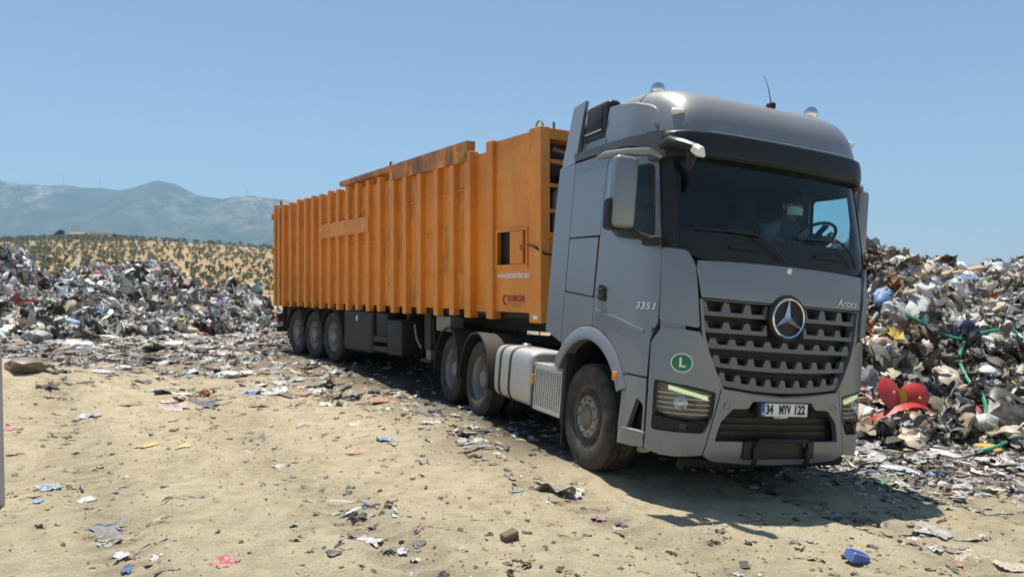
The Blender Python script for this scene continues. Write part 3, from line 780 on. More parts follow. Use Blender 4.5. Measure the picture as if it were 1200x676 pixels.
    panel(pl, -.004, .012, hole=inset(pl, .018), sgn=s, rings=1).build('lamp_bezel', M['black'], hl)
    panel(inset(pl, .014), -.008, 0, sgn=s).build('lamp_lens', M['lensglass'], hl)
    dl = [(1.10, .985), (1.0, .963), (.87, .935), (.765, .908)]
    strip([(t, z-.017) for t, z in dl], [(t, z+.017) for t, z in dl], -.016, .03, s, 1).build('daytime_light', M['drl'], hl)
    c_ = S(s*1.0, .86, -.055); n_ = (S(s*1.0, .86, 0)-c_).normalized(); Mx = Matrix.Translation(c_) @ n_.to_track_quat('Z', 'Y').to_matrix().to_4x4()
    MB().lathe([(.0, .062), (.03, .058), (.036, .048), (.022, .044), (.04, .026), (.045, 0.0)], ax='z', n=20).xf(Mx).build('projector', M['chrome'], hl)
    c_ = S(s*.90, .85, -.06); Mx = Matrix.Translation(c_) @ n_.to_track_quat('Z', 'Y').to_matrix().to_4x4()
    MB().lathe([(.0, .055), (.02, .05), (.024, .04), (.004, .03), (.004, 0.0)], ax='z', n=18).xf(Mx).build('projector', M['rimdark'], hl)
    for k in range(5):
        z = .765+.042*k
        strip([(t, z) for t in lin(.745, 1.19, 8)], [(t, z+.007) for t in lin(.745, 1.19, 8)], -.022, .014, s, 1).build('lamp_louvre', M['silver'], hl)
    fg = rnd([(1.206, .735), (1.08, .722), (.90, .700), (.955, .622), (1.206, .622)], .025)
    fo = panel(fg, -.012, .06, sgn=s).build('fog_light_panel', M['black'], truck)
    panel(rnd([(1.0, .69), (.935, .685), (.955, .64), (1.0, .64)], .012), -.006, .01, sgn=s).build('fog_light', M['lensglass'], fo)
    me_ = rnd([(.875, .715), (.735, .722), (.792, .626), (.925, .626)], .012)
    mp = panel(me_, -.035, 0, sgn=s).build('mesh_backing', M['black'], truck)
    mm = MB()
    for k in range(7):
        t0 = .75+.025*k
        mm.tube([S(s*t0, .715, -.022), S(s*(t0+.02), .63, -.022)], .0035, 4, False)
    for k in range(5):
        mm.tube([S(s*(.76+.012*k), .70-.017*k, -.022), S(s*(.90+.008*k), .70-.017*k, -.022)], .0035, 4, False)
    mm.build('mesh_grid', M['frame'], mp)['kind'] = 'stuff'

# --- bumper centre with intake, plate, step
outer = [(-.65, 1.0), (-.35, .962), (0, .938), (.35, .962), (.65, 1.0), (.78, .425), (.68, .375), (.35, .352), (0, .343), (-.35, .352), (-.68, .375), (-.78, .425)]
hole = rnd([(-.33, .903), (.33, .903), (.37, .838), (.53, .834), (.64, .72), (.685, .55), (.40, .55), (-.40, .55), (-.685, .55), (-.64, .72), (-.53, .834), (-.37, .838)], .022)
bump = panel(outer, .002, .05, hole=hole, c=(0, .68), rings=4, nmin=90).build('bumper', M['paint'], truck)
ib = MB(); strip([(t, .50) for t in lin(-.74, .74, 20)], [(t, .93) for t in lin(-.74, .74, 20)], -.10, 0, 1, 3, ib)
ib.build('intake_backing', M['black'], bump)
for k, z in enumerate((.60, .66, .72)):
    strip([(t, z) for t in lin(-.6, .6, 14)], [(t, z+.03) for t in lin(-.6, .6, 14)], -.078, .015, 1, 1).build('intake_bar', M['visor'], bump)
for s in (-1, 1):
    gm = MB()
    for k in range(12): gm.tube([S(s*(.36+.02*k), .83-.012*max(0, k-8), -.03), S(s*(.36+.02*k), .765, -.03)], .004, 4, False)
    for k in range(3): gm.tube([S(s*.35, .815-.018*k, -.03), S(s*.58, .815-.018*k, -.03)], .004, 4, False)
    gm.build('intake_mesh', M['black'], bump)['kind'] = 'stuff'
    q = S(s*.59, .858, .003); MB().lathe([(0, .033), (.004, .033), (.005, .029), (.001, .027), (.001, 0)], ax='x', n=24).xf(Matrix.Translation(q)).build('tow_eye_cover', M['paint'], bump)
fs_ = MB(); fs_.box(1.35, 1.448, -.40, .38, .40, .56, .015)
fs_.build('bumper_step', M['visor'], bump)
fb = MB(); fb.tube([(1.47, -.30, .50), (1.50, -.28, .575), (1.50, .25, .575), (1.47, .27, .50)], .016, 6)
for y in (-.3, .28): fb.tube([(1.47, y, .50), (1.475, y, .40), (1.45, y, .36)], .022, 6)
fb.build('step_bar', M['visor'], bump)
strip([(t, .27) for t in lin(-.95, .95, 16)], [(t, .36) for t in lin(-.95, .95, 16)], -.07, .03, 1, 2).build('bumper_underlip', M['black'], truck)
pb = MB(); pb.box(1.405, 1.452, -.285, .285, .765, .90, .012); pb.build('plate_holder', M['black'], bump)
np_ = empty('number_plate', (1.456, 0, .838)); np_.parent = truck
MB().box(0, .006, -.26, .26, -.056, .056, .002).build('plate_sheet', M['plate'], np_)
MB().box(.001, .0075, -.26, -.218, -.056, .056).build('plate_band', M['blue'], np_)
def on_yz(mb): return mb.xf(Matrix(((0, 0, 1, 0), (1, 0, 0, 0), (0, 1, 0, 0), (0, 0, 0, 1))))
for txt, yc, w in (('34', -.165, .078), ('MYV', .005, .13), ('122', .172, .115)):
    on_yz(text_mesh(txt, .112, w, .001, .004)).xf(Matrix.Translation((.0085, yc, 0))).build('plate_lettering', M['ink'], np_, smooth=False)
on_yz(text_mesh('TR', .03, .028, .0008, .001)).xf(Matrix.Translation((.0092, -.239, -.035))).build('plate_lettering', M['white'], np_, smooth=False)
on_yz(text_mesh('EGEM', .026, .15, .0008, .001)).xf(Matrix.Translation((-.002, -.03, -.066))).build('holder_lettering', M['white'], np_, smooth=False)

# --- grille
gp = [(-.872, 1.752), (.872, 1.752), (.838, 1.47), (.79, 1.31), (.70, 1.12), (.63, 1.0), (.35, .972), (0, .948), (-.35, .972), (-.63, 1.0), (-.70, 1.12), (-.79, 1.31), (-.838, 1.47)]
panel([(t*1.03, 1.37+(z-1.37)*1.03) for t, z in gp], -.11, 0, c=(0, 1.37), nmin=80).build('grille_backing', M['black'], truck)
gr = panel([(t*1.018+(.012 if t > 0 else -.012)*(1 if t else 0), z+(.006 if z > 1.7 else -.004)) for t, z in gp], .0, .10, hole=gp, c=(0, 1.37), rings=1, nmin=80).build('grille_frame', M['paint'], truck)
rows = [(1.622, 1.738, .855, 0.0, 8), (1.478, 1.572, .842, 0.0, 8), (1.345, 1.432, .80, .006, 8), (1.190, 1.290, .76, .028, 8), (1.035, 1.148, .69, .055, 8)]
for (zb, zt, w, dip, nn) in rows:
    segs = [(-w, -.205), (.205, w)] if zb > 1.46 else [(-w, w)]
    band = .036 if zb > 1.1 else .050
    for (t0, t1) in segs:
        sl = MB(); ts = lin(t0, t1, 24)
        zc = lambda t: zb-dip*(1-(t/w)**2)
        strip([(t, zc(t)) for t in ts], [(t, zc(t)+band) for t in ts], -.020, .045, 1, 2, sl)
        cnt = 3 if len(segs) == 2 else nn
        pit = (t1-t0)/(cnt+.55)
        for k in range(cnt+1):
            c_ = t0+pit*(.30+k-.03) if len(segs) == 1 else t0+(t1-t0)*k/cnt
            hw = pit*.125
            lo_, hi_ = max(t0, c_-hw*2.1), min(t1, c_+hw*2.1); l2, h2 = max(t0, c_-hw), min(t1, c_+hw)
            if hi_-lo_ < .02: continue
            hh = zt-dip*(1-(c_/w)**2)
            strip([(lo_, zc(lo_)+band-.002), ((lo_+hi_)/2, zc(c_)+band-.002), (hi_, zc(hi_)+band-.002)], [(l2, hh), ((l2+h2)/2, hh), (h2, hh)], -.024, .04, 1, 2, sl)
        sl.build('grille_slat', M['grille'], gr)
for k in range(5):
    z = 1.01+.145*k
    strip([(t, z+.11) for t in lin(-.7, .7, 12)], [(t, z+.118) for t in lin(-.7, .7, 12)], -.07, .01, 1, 1).build('grille_mesh_bar', M['frame'], gr)
# emblem: ring and three-pointed star
em = empty('emblem', (1.447, -.015, 1.647)); em.parent = truck; em.scale = (1, .88, .88)
MB().lathe([(-.04, .232), (-.002, .232), (.006, .225), (.006, .205), (-.004, .20), (-.004, 0)], ax='x', n=48).build('emblem_disc', M['black'], em)
MB().lathe([(-.002, .207), (.014, .205), (.022, .195), (.018, .183), (.0, .178)], ax='x', n=48).build('emblem_ring', M['chrome'], em)
stb = MB()
for k in range(3):
    a = math.pi/2+2*math.pi*k/3
    tip = (.012, .19*math.cos(a), .19*math.sin(a)); l = (.0, .042*math.cos(a+math.pi/3), .042*math.sin(a+math.pi/3)); r = (.0, .042*math.cos(a-math.pi/3), .042*math.sin(a-math.pi/3))
    stb.add([(.036, 0, 0), tip, l, r], [(0, 1, 2), (0, 3, 1)])
stb.build('emblem_star', M['silver'], em, smooth=False)
# bonnet flap between grille and windscreen
poly = [(-.888, 1.772), (-.45, 1.768), (0, 1.768), (.45, 1.768), (.888, 1.772), (.935, 2.02), (.92, 2.085), (.5, 2.098), (0, 2.105), (-.5, 2.098), (-.92, 2.085), (-.935, 2.02)]
bon = panel(poly, .006, .04, c=(0, 1.93), rings=6, nmin=80).build('bonnet_flap', M['paint'], truck)
def on_front(mb, t0, z0, off): mb.v = [tuple(S(t0+x, z0+y, off+z)) for x, y, z in mb.v]; return mb
on_front(text_mesh('Arocs', .095, .27, .003, .001, .25), .70, 1.825, .010).build('badge_lettering', M['silver'], bon, smooth=False)
MB().lathe([(-.01, .032), (.008, .032), (.012, .026), (.009, .024), (.009, 0)], ax='x', n=20).xf(Matrix.Translation(S(0, 2.068, .004))).build('small_emblem', M['silver'], bon)
# door number and sticker on the right
def on_side(mb, x0, z0, off, s=-1): mb.v = [tuple(S(s*a_of(x0+x, z0+y), z0+y, off+z)) for x, y, z in mb.v]; return mb
doorR = [o for o in truck.children if o.name.startswith('door')][0]
on_side(text_mesh('3351', .085, .24, .003, .002, .2), 1.0, 1.665, .006).build('badge_lettering', M['silver'], doorR, smooth=False)
def disc_at(t0, z0, r, off, th=.002):
    pl = [(t0+r*math.cos(2*math.pi*k/32), z0+r*math.sin(2*math.pi*k/32)) for k in range(32)]
    return panel(pl, off, th, c=(t0, z0), rings=2)
bcR = [o for o in truck.children if o.name.startswith('bumper_corner')][0]
sk = disc_at(-1.01, 1.202, .082, .004).build('round_sticker', M['white'], bcR)
disc_at(-1.01, 1.202, .073, .0055).build('sticker_disc', M['green'], bcR)
on_front(text_mesh('L', .11, .048, .0006, .003), -1.005, 1.202, .007).build('sticker_lettering', M['white'], bcR, smooth=False)

# --- windscreen, cowl, wipers
lo = [(t, 2.100+.085*sstep(.85, 1.13, abs(t))) for t in lin(-1.13, 1.13, 36)]
cw = strip(lo, [(t, 2.335) for t in lin(-1.13, 1.13, 36)], -.012, .05, 1, 4).build('windscreen_cowl', M['visor'], truck)
ws = rnd([(-1.075, 2.33), (0, 2.325), (1.075, 2.33), (1.07, 3.07), (0, 3.075), (-1.07, 3.07)], .05)
panel(ws, -.008, 0, c=(0, 2.7), rings=10, nmin=90).build('windscreen', M['windscreen'], truck)
for s, y0 in ((-1, -.45), (1, .48)):
    strip([(t, 2.215) for t in lin(y0-.17, y0+.17, 6)], [(t, 2.24) for t in lin(y0-.17, y0+.17, 6)], .012, .02, 1, 1).build('grab_rail', M['black'], cw)
for base, el, tip in (((-.06, 2.15), (-.42, 2.375), (-.93, 2.36)), ((.82, 2.17), (.58, 2.40), (.10, 2.375))):
    wi = MB()
    wi.tube([S(*base, .02), S((base[0]*2+el[0])/3, (base[1]*2+el[1])/3+.02, .045), S((base[0]+el[0]*2)/3, (base[1]+el[1]*2)/3+.015, .045), S(*el, .03)], [.014, .011, .010, .008], 6)
    wi.tube([S(*el, .03), S((el[0]+tip[0])/2, el[1]-.01, .03)], .006, 5)
    wi.tube([S(el[0]+.12, el[1]-.02, .015), S(el[0]-.2, el[1]-.012, .015), S(*tip, .015)], .010, 5)
    wi.build('wiper', M['visor'], truck)

# --- visor band over windscreen and dark trim along the sides
vi = MB(); P = []
ts = lin(-1.18, 1.18, 44)
for (off, z) in ((-.05, 3.03), (.05, 2.995), (.08, 3.01), (.098, 3.07), (.105, 3.15), (.10, 3.205), (.08, 3.224), (-.10, 3.224)):
    P.append([S(t, z, off*(1-.55*sstep(.95, 1.18, abs(t)))) for t in ts])
vi.grid(P); vis = vi.build('sun_visor', M['visor'], truck)
vl = MB(); vl.tube([S(t, 3.222, .094) for t in lin(-.80, .86, 30)], .007, 6); vl.build('visor_lip', M['silver'], vis)
for s in (-1, 1):
    strip([(t, 3.0-.03*sstep(1.1, 1.2, t)) for t in lin(1.10, 1.24, 6)], [(t, 3.235) for t in lin(1.10, 1.24, 6)], .055, .05, s, 3).build('visor_end', M['paint_dark'], vis)
    xs = lin(-.52, .92, 22)
    tb = [(a_of(x, 3.16), float(ip(x, [-.52, .5, .92], [3.175, 3.165, 3.10]))) for x in xs]
    tt = [(a_of(x, 3.16), float(ip(x, [-.52, .5, .92], [3.262, 3.245, 3.235]))) for x in xs]
    strip(tb, tt, .016, .05, s, 3).build('roof_trim', M['paint_dark'], truck)

# --- roof
def roof_pt(x, v, s):
    """v in [0,1] from the base at the side to the crown"""
    zt = float(ip(x, [-.95, .0, .35, .6, .85, 1.0, 1.09, 1.15, 1.185, 1.2], [3.79, 3.80, 3.785, 3.755, 3.695, 3.62, 3.535, 3.44, 3.33, 3.22]))
    wy = float(ip(x, [-.95, .5, .9, 1.1, 1.2], [1.2, 1.19, 1.15, 1.09, 1.04]))
    th = v*math.pi/2
    y = wy*(math.cos(th) if v < 1 else 0.0)**(.13); zq = 3.215+(zt-3.215)*(math.sin(th)**.5*.95+.05*v)
    lean = .10*(zq-3.235)/.6
    y = max(0.0, y-lean*min(1, y))
    return (x-.15*(y/1.1)**6*sstep(.3, 1.1, x)-.02*(y*y), s*y, zq)
rf = MB(); xs = [-.93, -.6, -.3, 0, .2, .4, .55, .7, .8, .9, .97, 1.03, 1.08, 1.12, 1.15, 1.175, 1.19, 1.2]
vv = [0, .06, .12, .18, .25, .32, .4, .5, .6, .68, .76, .83, .89, .935, .965, .985, .995, 1]
P = [[roof_pt(x, v, -1) for v in vv]+[roof_pt(x, v, 1) for v in vv[::-1][1:]] for x in xs]
rf.grid(P); rf.add(P[0]+[(-.93, 0, 3.2)], [tuple(range(len(P[0])+1))])
roof = rf.build('roof', M['paint'], truck, ang=50)
for xq in (.52,):
    sm = MB(); sm.tube([Vector(roof_pt(xq, v, -1))*1.0 for v in vv]+[Vector(roof_pt(xq, v, 1)) for v in vv[::-1][1:]], .0045, 4, False); sm.build('roof_seam', M['black'], roof)
for s in (-1, 1):
    # upright side panel of the roof with its own top edge
    zt_ = lambda x: float(ip(x, [.0, .25, .5, .72, .80, .85], [3.665, 3.645, 3.60, 3.535, 3.48, 3.36]))
    def sp_pt(x, k, inn=0.0):
        z = 3.255+(zt_(x)-3.255)*k
        return Vector((x, s*(1.205-.035*k*k-.09*sstep(.45, .95, x)-inn), z))
    xs_ = lin(.025, .85, 16); sp = MB()
    sp.grid([[sp_pt(x, k) for k in (0, .25, .5, .75, .92, .98)]+[sp_pt(x, 1.0, .012), sp_pt(x, 1.03, .05), sp_pt(x, 1.05, .22)] for x in xs_])
    for x in (xs_[0], xs_[-1]): sp.grid([[sp_pt(x, k) for k in (0, .5, .98)], [sp_pt(x, k, .2) for k in (0, .5, 1.05)]])
    sp.build('roof_side_panel', M['paint'], roof)
    # tall rear fairing
    fr = MB(); zz = lin(3.165, 3.84, 8); P = []
    for z in zz:
        k = (z-3.165)/.675; xb = -.93+.09*k; xe = -.54+.05*k
        P.append([(x, s*(1.245-.05*k-.03*(1-(x-xb)/(xe-xb))), z) for x in lin(xb, xe, 5)])
    fr.grid(P); q = len(fr.v); fr.grid([[(x, y-s*.04, z) for x, y, z in r] for r in P])
    n_ = 5
    bnd = [P[0][j] for j in range(5)]+[P[i][-1] for i in range(1, 9)]+[P[-1][j] for j in range(3, -1, -1)]+[P[i][0] for i in range(7, 0, -1)]
    fr.add(bnd+[(x, y-s*.04, z) for x, y, z in bnd], [(i, (i+1) % len(bnd), len(bnd)+(i+1) % len(bnd), len(bnd)+i) for i in range(len(bnd))])
    fr.build('side_fairing', M['paint'], truck)
    # black air intake bulge behind the roof side panel
    vb = MB(); ys = sorted((s*1.02, s*1.185))
    vb.box(-.50, .015, ys[0], ys[1], 3.34, 3.76, .06)
    ven = vb.build('roof_vent', M['visor'], truck)
    ys = sorted((s*1.17, s*1.195)); MB().box(-.44, -.09, ys[0], ys[1], 3.42, 3.70, .012).build('vent_panel', M['black'], ven)
    MB().tube([(-.45, s*1.198, 3.45), (-.08, s*1.198, 3.45)], .008, 5).build('vent_edge', M['silver'], ven)
    # marker lamp on the roof front
    p = Vector(roof_pt(1.12, .42, s)); mk = MB().box(-.02, .035, -.055, .055, -.022, .022, .012).xf(Matrix.Translation(p) @ Euler((0, R_(-35), s*R_(22))).to_matrix().to_4x4())
    mk.build('marker_lamp', M['lamp_white'], roof)
    # air horn with bell in front and small bell behind
    xh, yh = (.30, -.80) if s < 0 else (.62, .86)
    zr = 3.84 if s < 0 else 3.80
    hn = empty('air_horn', (xh, yh, zr)); hn.parent = truck; hn.rotation_euler = (0, R_(3), R_(-12))
    MB().lathe([(-.06, .0), (-.055, .05), (-.03, .068), (.0, .072), (.03, .064), (.05, .04), (.055, 0)], ax='x', n=20).build('bell', M['chrome'], hn)
    MB().tube([(-.05, 0, 0), (-.40, 0, 0)], .013, 8).build('pipe', M['chrome'], hn)
    MB().lathe([(-.05, .0), (-.045, .03), (-.02, .045), (.02, .045), (.045, .02), (.05, 0)], c=(-.42, 0, 0), ax='x', n=16).build('bell', M['steel'], hn)
    MB().box(-.05, -.02, -.02, .02, -.12, -.05, .006).box(-.40, -.37, -.02, .02, -.12, -.02, .006).build('bracket', M['black'], hn)
an = MB(); an.box(.70, .80, .20, .26, 3.70, 3.775, .02); an.tube([(.75, .23, 3.77), (.72, .21, 3.93), (.68, .18, 4.06)], [.006, .004, .002], 5)
an.build('antenna', M['black'], truck)

# --- mirrors
for s in (-1, 1):
    mi = empty('wing_mirror', (0, 0, 0)); mi.parent = truck
    if s > 0: continue
    y0, y1 = sorted((s*1.40, s*1.63))
    MB().box(.93, 1.08, y0, y1, 2.32, 2.95, .045).build('housing', M['paint'], mi)
    b0, b1 = sorted((s*1.47, s*1.655)); MB().box(.905, 1.05, b0, b1, 2.30, 2.58, .04).build('lower_housing', M['black'], mi)
    g0, g1 = sorted((s*1.42, s*1.61)); MB().box(.915, .928, g0, g1, 2.36, 2.90, .004).build('glass', M['chrome'], mi)
    ar = MB(); ar.tube([(1.02, s*1.17, 3.0), (1.04, s*1.30, 3.015), (1.0, s*1.50, 2.99), (.92, s*1.66, 2.955), (.86, s*1.71, 2.93)], [.03, .035, .035, .032, .02], 8); ar.build('upper_arm', M['paint'], mi)
    ar = MB(); ar.box(1.0, 1.20, *sorted((s*1.19, s*1.30)), 2.19, 2.27, .025); ar.tube([(1.1, s*1.25, 2.24), (1.04, s*1.38, 2.28), (1.0, s*1.48, 2.34)], .035, 8); ar.build('lower_arm', M['black'], mi)
MB().box(.80, .93, 1.27, 1.42, 2.36, 3.02, .04).build('housing', M['paint'], mi); MB().tube([(1.0, 1.16, 3.02), (.95, 1.25, 3.04), (.88, 1.33, 3.0)], .03, 8).build('upper_arm', M['paint'], mi); MB().tube([(1.0, 1.2, 2.26), (.93, 1.26, 2.30), (.88, 1.33, 2.38)], .03, 8).build('lower_arm', M['black'], mi)
fm = empty('front_mirror', (0, 0, 0)); fm.parent = truck
MB().tube([(1.02, -1.17, 3.10), (1.16, -1.17, 3.105), (1.30, -1.12, 3.06), (1.40, -1.07, 3.02)], [.035, .052, .050, .042], 10).build('housing', M['visor'], fm)
MB().tube([(1.39, -1.075, 3.022), (1.44, -1.05, 2.985), (1.475, -1.03, 2.945)], [.044, .050, .015], 10).build('mirror_cap', M['lamp_white'], fm)
MB().tube([(1.34, -1.10, 3.02), (1.36, -1.08, 2.93), (1.35, -1.10, 2.84)], [.02, .045, .03], 8).build('mirror_glass_back', M['black'], fm)

# --- cab interior
dsh = MB(); dsh.prism([(.98, 1.5), (1.2, 1.5), (1.24, 2.15), (1.20, 2.34), (1.06, 2.36), (.96, 2.24)], -.97, .97, 'y'); dsh.build('dashboard', M['dash'], truck)
for s in (-1, 1):
    se = MB(); se.box(.0, .55, s*.62-.26, s*.62+.26, 1.95, 2.12, .06); se.box(-.12, .05, s*.62-.26, s*.62+.26, 2.05, 2.72, .07); se.box(-.10, .03, s*.62-.14, s*.62+.14, 2.74, 2.94, .05); se.box(.05, .45, s*.62-.2, s*.62+.2, 1.48, 1.96)
    se.build('seat', M['seatcloth'], truck)
MB().box(-.9, -.5, -1.05, 1.05, 1.5, 1.95, .05).build('bunk', M['seatcloth'], truck)
MB().box(1.02, 1.05, .20, .42, 2.42, 2.60, .02).build('tablet', M['black'], truck)
sw = empty('steering_wheel', (.94, .69, 2.46), (0, R_(-38), 0)); sw.parent = truck
ring = [(.225*math.cos(2*math.pi*k/28), .225*math.sin(2*math.pi*k/28), 0) for k in range(29)]
MB().tube(ring, .016, 6, False).build('wheel_ring', M['black'], sw)
MB().box(-.2, .2, -.03, .03, -.02, 0).box(-.07, .07, -.08, .08, -.03, .01, .02).tube([(0, 0, -.02), (.03, 0, -.32)], .03, 8).build('wheel_hub', M['black'], sw)

# --- wheels
def tyre_profile(W, R, ri):
    h = W/2
    p = [(-h+.045, ri), (-h+.02, ri+.02), (-h+.004, ri+.07), (-h, ri+.125), (-h+.008, R-.055), (-h+.025, R-.02), (-h+.05, R-.004)]
    gx = [-.30, -.10, .10, .30]; q = []
    for gxx in gx: q += [((gxx-.022)*W, R), ((gxx-.018)*W, R-.014), ((gxx+.018)*W, R-.014), ((gxx+.022)*W, R)]
    return p+q+[(-a, r) for a, r in p[::-1]]
def tread(a, r, t):
    if r > .512: return 1.0-.012*(1 if (t*36/math.pi) % 1 < .22 else 0)
    return 1.0
def make_wheel(parent, c, W, R, style, side):
    """side: +1 left, -1 right; the outer face looks towards side"""
    w = empty('wheel', c); w.parent = parent
    ri = .295
    if style == 'dual':
        MB().lathe(tyre_profile(W, R, ri), n=72, rfun=tread).build('tyre', M['tyre'], w)
        MB().lathe(tyre_profile(W, R, ri), c=(0, -side*.35, 0), n=72, rfun=tread).build('tyre', M['tyre'], w)
    else:
        MB().lathe(tyre_profile(W, R, ri), n=72, rfun=tread).build('tyre', M['tyre'], w)
    o = side*W/2
    if style == 'front':
        MB().lathe([(o-side*.03, .305), (o-side*.025, .318), (o-side*.045, .29), (o-side*.09, .275), (o-side*.13, .24), (o-side*.11, .21), (o-side*.11, 0)], n=48).build('rim', M['rimdark'], w)
        MB().lathe([(o-side*.11, .212), (o-side*.03, .208), (o-side*.018, .198), (o-side*.018, .128), (o-side*.03, .12), (o-side*.06, .12)], n=48).build('wheel_trim', M['rim'], w)
        MB().lathe([(o-side*.09, .125), (o-side*.03, .118), (o-side*.012, .10), (o-side*.008, .06), (o-side*.008, 0)], n=32).build('hub', M['rimdark'], w)
        nb = MB()
        for k in range(10):
            a = 2*math.pi*k/10; nb.lathe([(o-side*.019, .019), (o-side*.004, .017), (o-side*.001, .0)], c=(.168*math.cos(a), 0, .168*math.sin(a)), n=8)
        nb.build('wheel_nuts', M['rimdark'], w)['kind'] = 'stuff'
    else:
        d = .165 if style == 'dual' else .11
        MB().lathe([(o-side*.03, .305), (o-side*.025, .318), (o-side*.045, .292), (o-side*.10, .272), (o-side*d, .262), (o-side*(d+.02), .23), (o-side*(d-.01), .20), (o-side*(d-.012), .0)], n=48).build('rim', M['rim'], w)
        MB().lathe([(o-side*d, .13), (o-side*(d-.07), .122), (o-side*(d-.09), .10), (o-side*(d-.095), 0)], n=32).build('hub', M['rim'], w)
        nb = MB()
        for k in range(10):
            a = 2*math.pi*k/10; nb.lathe([(o-side*(d-.008), .02), (o-side*(d-.035), .018), (o-side*(d-.038), .0)], c=(.165*math.cos(a), 0, .165*math.sin(a)), n=8)
        nb.build('wheel_nuts', M['rimdark'], w)['kind'] = 'stuff'
    return w
for s in (-1, 1):
    make_wheel(truck, (.02, s*1.025, .535), .37, .535, 'front', s)
    for x in (-3.30, -4.65): make_wheel(truck, (x, s*1.055, .54), .30, .54, 'dual', s)

# --- chassis
ch = MB()
for s in (-1, 1): ch.box(-5.5, 1.0, s*.42-.04, s*.42+.04, .72, 1.02, .01)
for x in (-.9, -1.9, -2.6, -4.0, -5.3): ch.box(x-.05, x+.05, -.4, .4, .78, .98)
ch.build('chassis_frame', M['frame'], truck)
ax = MB(); ax.tube([(.02, -1.0, .52), (.02, 1.0, .52)], .07, 10)
for x in (-3.30, -4.65): ax.tube([(x, -1.0, .54), (x, 1.0, .54)], .10, 10); ax.lathe([(-.22, .0), (-.2, .16), (0, .24), (.2, .16), (.22, 0)], c=(x, 0, .54), n=16)
ax.build('axles', M['frame'], truck)
MB().box(-.88, .95, -.55, .55, .55, 1.40, .05).build('engine_block', M['frame'], truck)
fw = MB(); fw.box(-4.4, -3.4, -.48, .48, 1.03, 1.10, .02); fw.lathe([(1.10, .47), (1.16, .45), (1.16, 0)], c=(-3.9, 0, 0), ax='z', n=28); fw.build('fifth_wheel', M['frame'], truck)
for s in (-1, 1):
    for x in (-3.30, -4.65):
        P = []; 
        for y in (-1.275, -1.27, -.60):
            P.append([(x+.64*math.cos(R_(a)), -s*y, .55+.64*math.sin(R_(a))) for a in lin(-8, 188, 24)])
        P.append([(x+.61*math.cos(R_(a)), s*.60, .55+.61*math.sin(R_(a))) for a in lin(-8, 188, 24)])
        P.append([(x+.61*math.cos(R_(a)), s*1.275, .55+.61*math.sin(R_(a))) for a in lin(-8, 188, 24)])
        P.append(P[0])
        fe = MB(); fe.grid(P); fe.build('rear_mudguard', M['black'], truck)
# fuel tank
def rounded_tank(x0, x1, y0, y1, z0, z1, r, dome=.05):
    cy, cz, hy, hz = (y0+y1)/2, (z0+z1)/2, (y1-y0)/2, (z1-z0)/2
    def sec(k):
        out = []
        for q in range(40):
            a = 2*math.pi*q/40; c, s_ = math.cos(a), math.sin(a); e = .42
            out.append((cy+k*hy*abs(c)**e*(1 if c >= 0 else -1), cz+k*hz*abs(s_)**e*(1 if s_ >= 0 else -1)))
        return out
    mb = MB(); P = []
    for (x, k) in ((x0, .86), (x0+.02, .95), (x0+dome, .99), (x0+dome+.03, 1), (x1-dome-.03, 1), (x1-dome, .99), (x1-.02, .95), (x1, .86)):
        s_ = sec(k); P.append([(x, a, b) for a, b in s_]+[(x, *s_[0])])
    mb.grid(P); mb.add(P[0][:-1], [tuple(range(40))]); mb.add(P[-1][:-1], [tuple(range(40))]); return mb, sec
for s in (-1, 1):
    y0, y1 = sorted((s*1.235, s*.60))
    mb, sec = rounded_tank(-2.60, -1.42, y0, y1, .40, 1.08, .14)
    tk = mb.build('fuel_tank', M['alu'], truck)
    for x in (-2.36, -2.02):
        sb = MB(); s_ = sec(1.022); q = [(x-.03, a, b) for a, b in s_]; w_ = [(x+.03, a, b) for a, b in s_]
        sb.grid([q+[q[0]], w_+[w_[0]]]); sb.build('tank_strap', M['frame'], tk)
    MB().lathe([(1.07, .06), (1.11, .06), (1.12, .05), (1.12, 0)], c=(-2.2, s*.95, 0), ax='z', n=18).build('filler_cap', M['silver'], tk)
    # slotted box behind the front wheel
    bx = empty('slotted_box', (0, 0, 0)); bx.parent = truck
    y0, y1 = sorted((s*1.215, s*.60)); MB().box(-1.37, -.50, y0, y1, .42, .93, .02).build('box_body', M['frame'], bx)
    fp = MB(); f0, f1 = sorted((s*1.216, s*1.24))
    fp.box(-1.22, -1.19, f0, f1, .43, .93).box(-.53, -.50, f0, f1, .43, .93).box(-1.19, -.53, f0, f1, .43, .47).box(-1.19, -.53, f0, f1, .89, .93)
    fp.build('box_frame', M['alu'], bx)
    for k in range(11): MB().box(-1.175+.058*k, -1.145+.058*k, *sorted((s*1.217, s*1.234)), .47, .89).build('slot_bar', M['alu'], bx)
    hb = MB()
    for k in range(12): hb.box(-1.19, -.53, *sorted((s*1.217, s*1.228)), .485+.034*k, .503+.034*k)
    hb.build('slot_rungs', M['alu'], bx)['kind'] = 'stuff'
    tp = MB(); tp.box(-1.30, -.48, y0, y1, .932, .955, .006)
    for i in range(10):
        for j in range(6): tp.box(-1.26+.075*i, -1.225+.075*i, s*.68+s*.085*j-.012, s*.68+s*.085*j+.012, .955, .961)
    tp.build('tread_plate', M['alu'], bx)
    MB().box(-1.34, -1.27, *sorted((s*1.216, s*1.238)), .70, .82, .01).build('side_marker', M['amber'], bx)
    # rear edge of the front mudguard and its flap
    fl = MB(); fl.box(-.50, -.43, *sorted((s*1.24, s*.80)), .36, 1.16, .02); fl.build('front_mudguard', M['black'], truck)
    MB().box(-.49, -.465, *sorted((s*1.22, s*.84)), .17, .38, .008).build('mud_flap', M['hose'], truck)
    MB().box(.60, .70, *sorted((s*1.215, s*1.276)), .96, 1.06, .02).build('side_marker', M['amber'], truck)
cbk = MB()
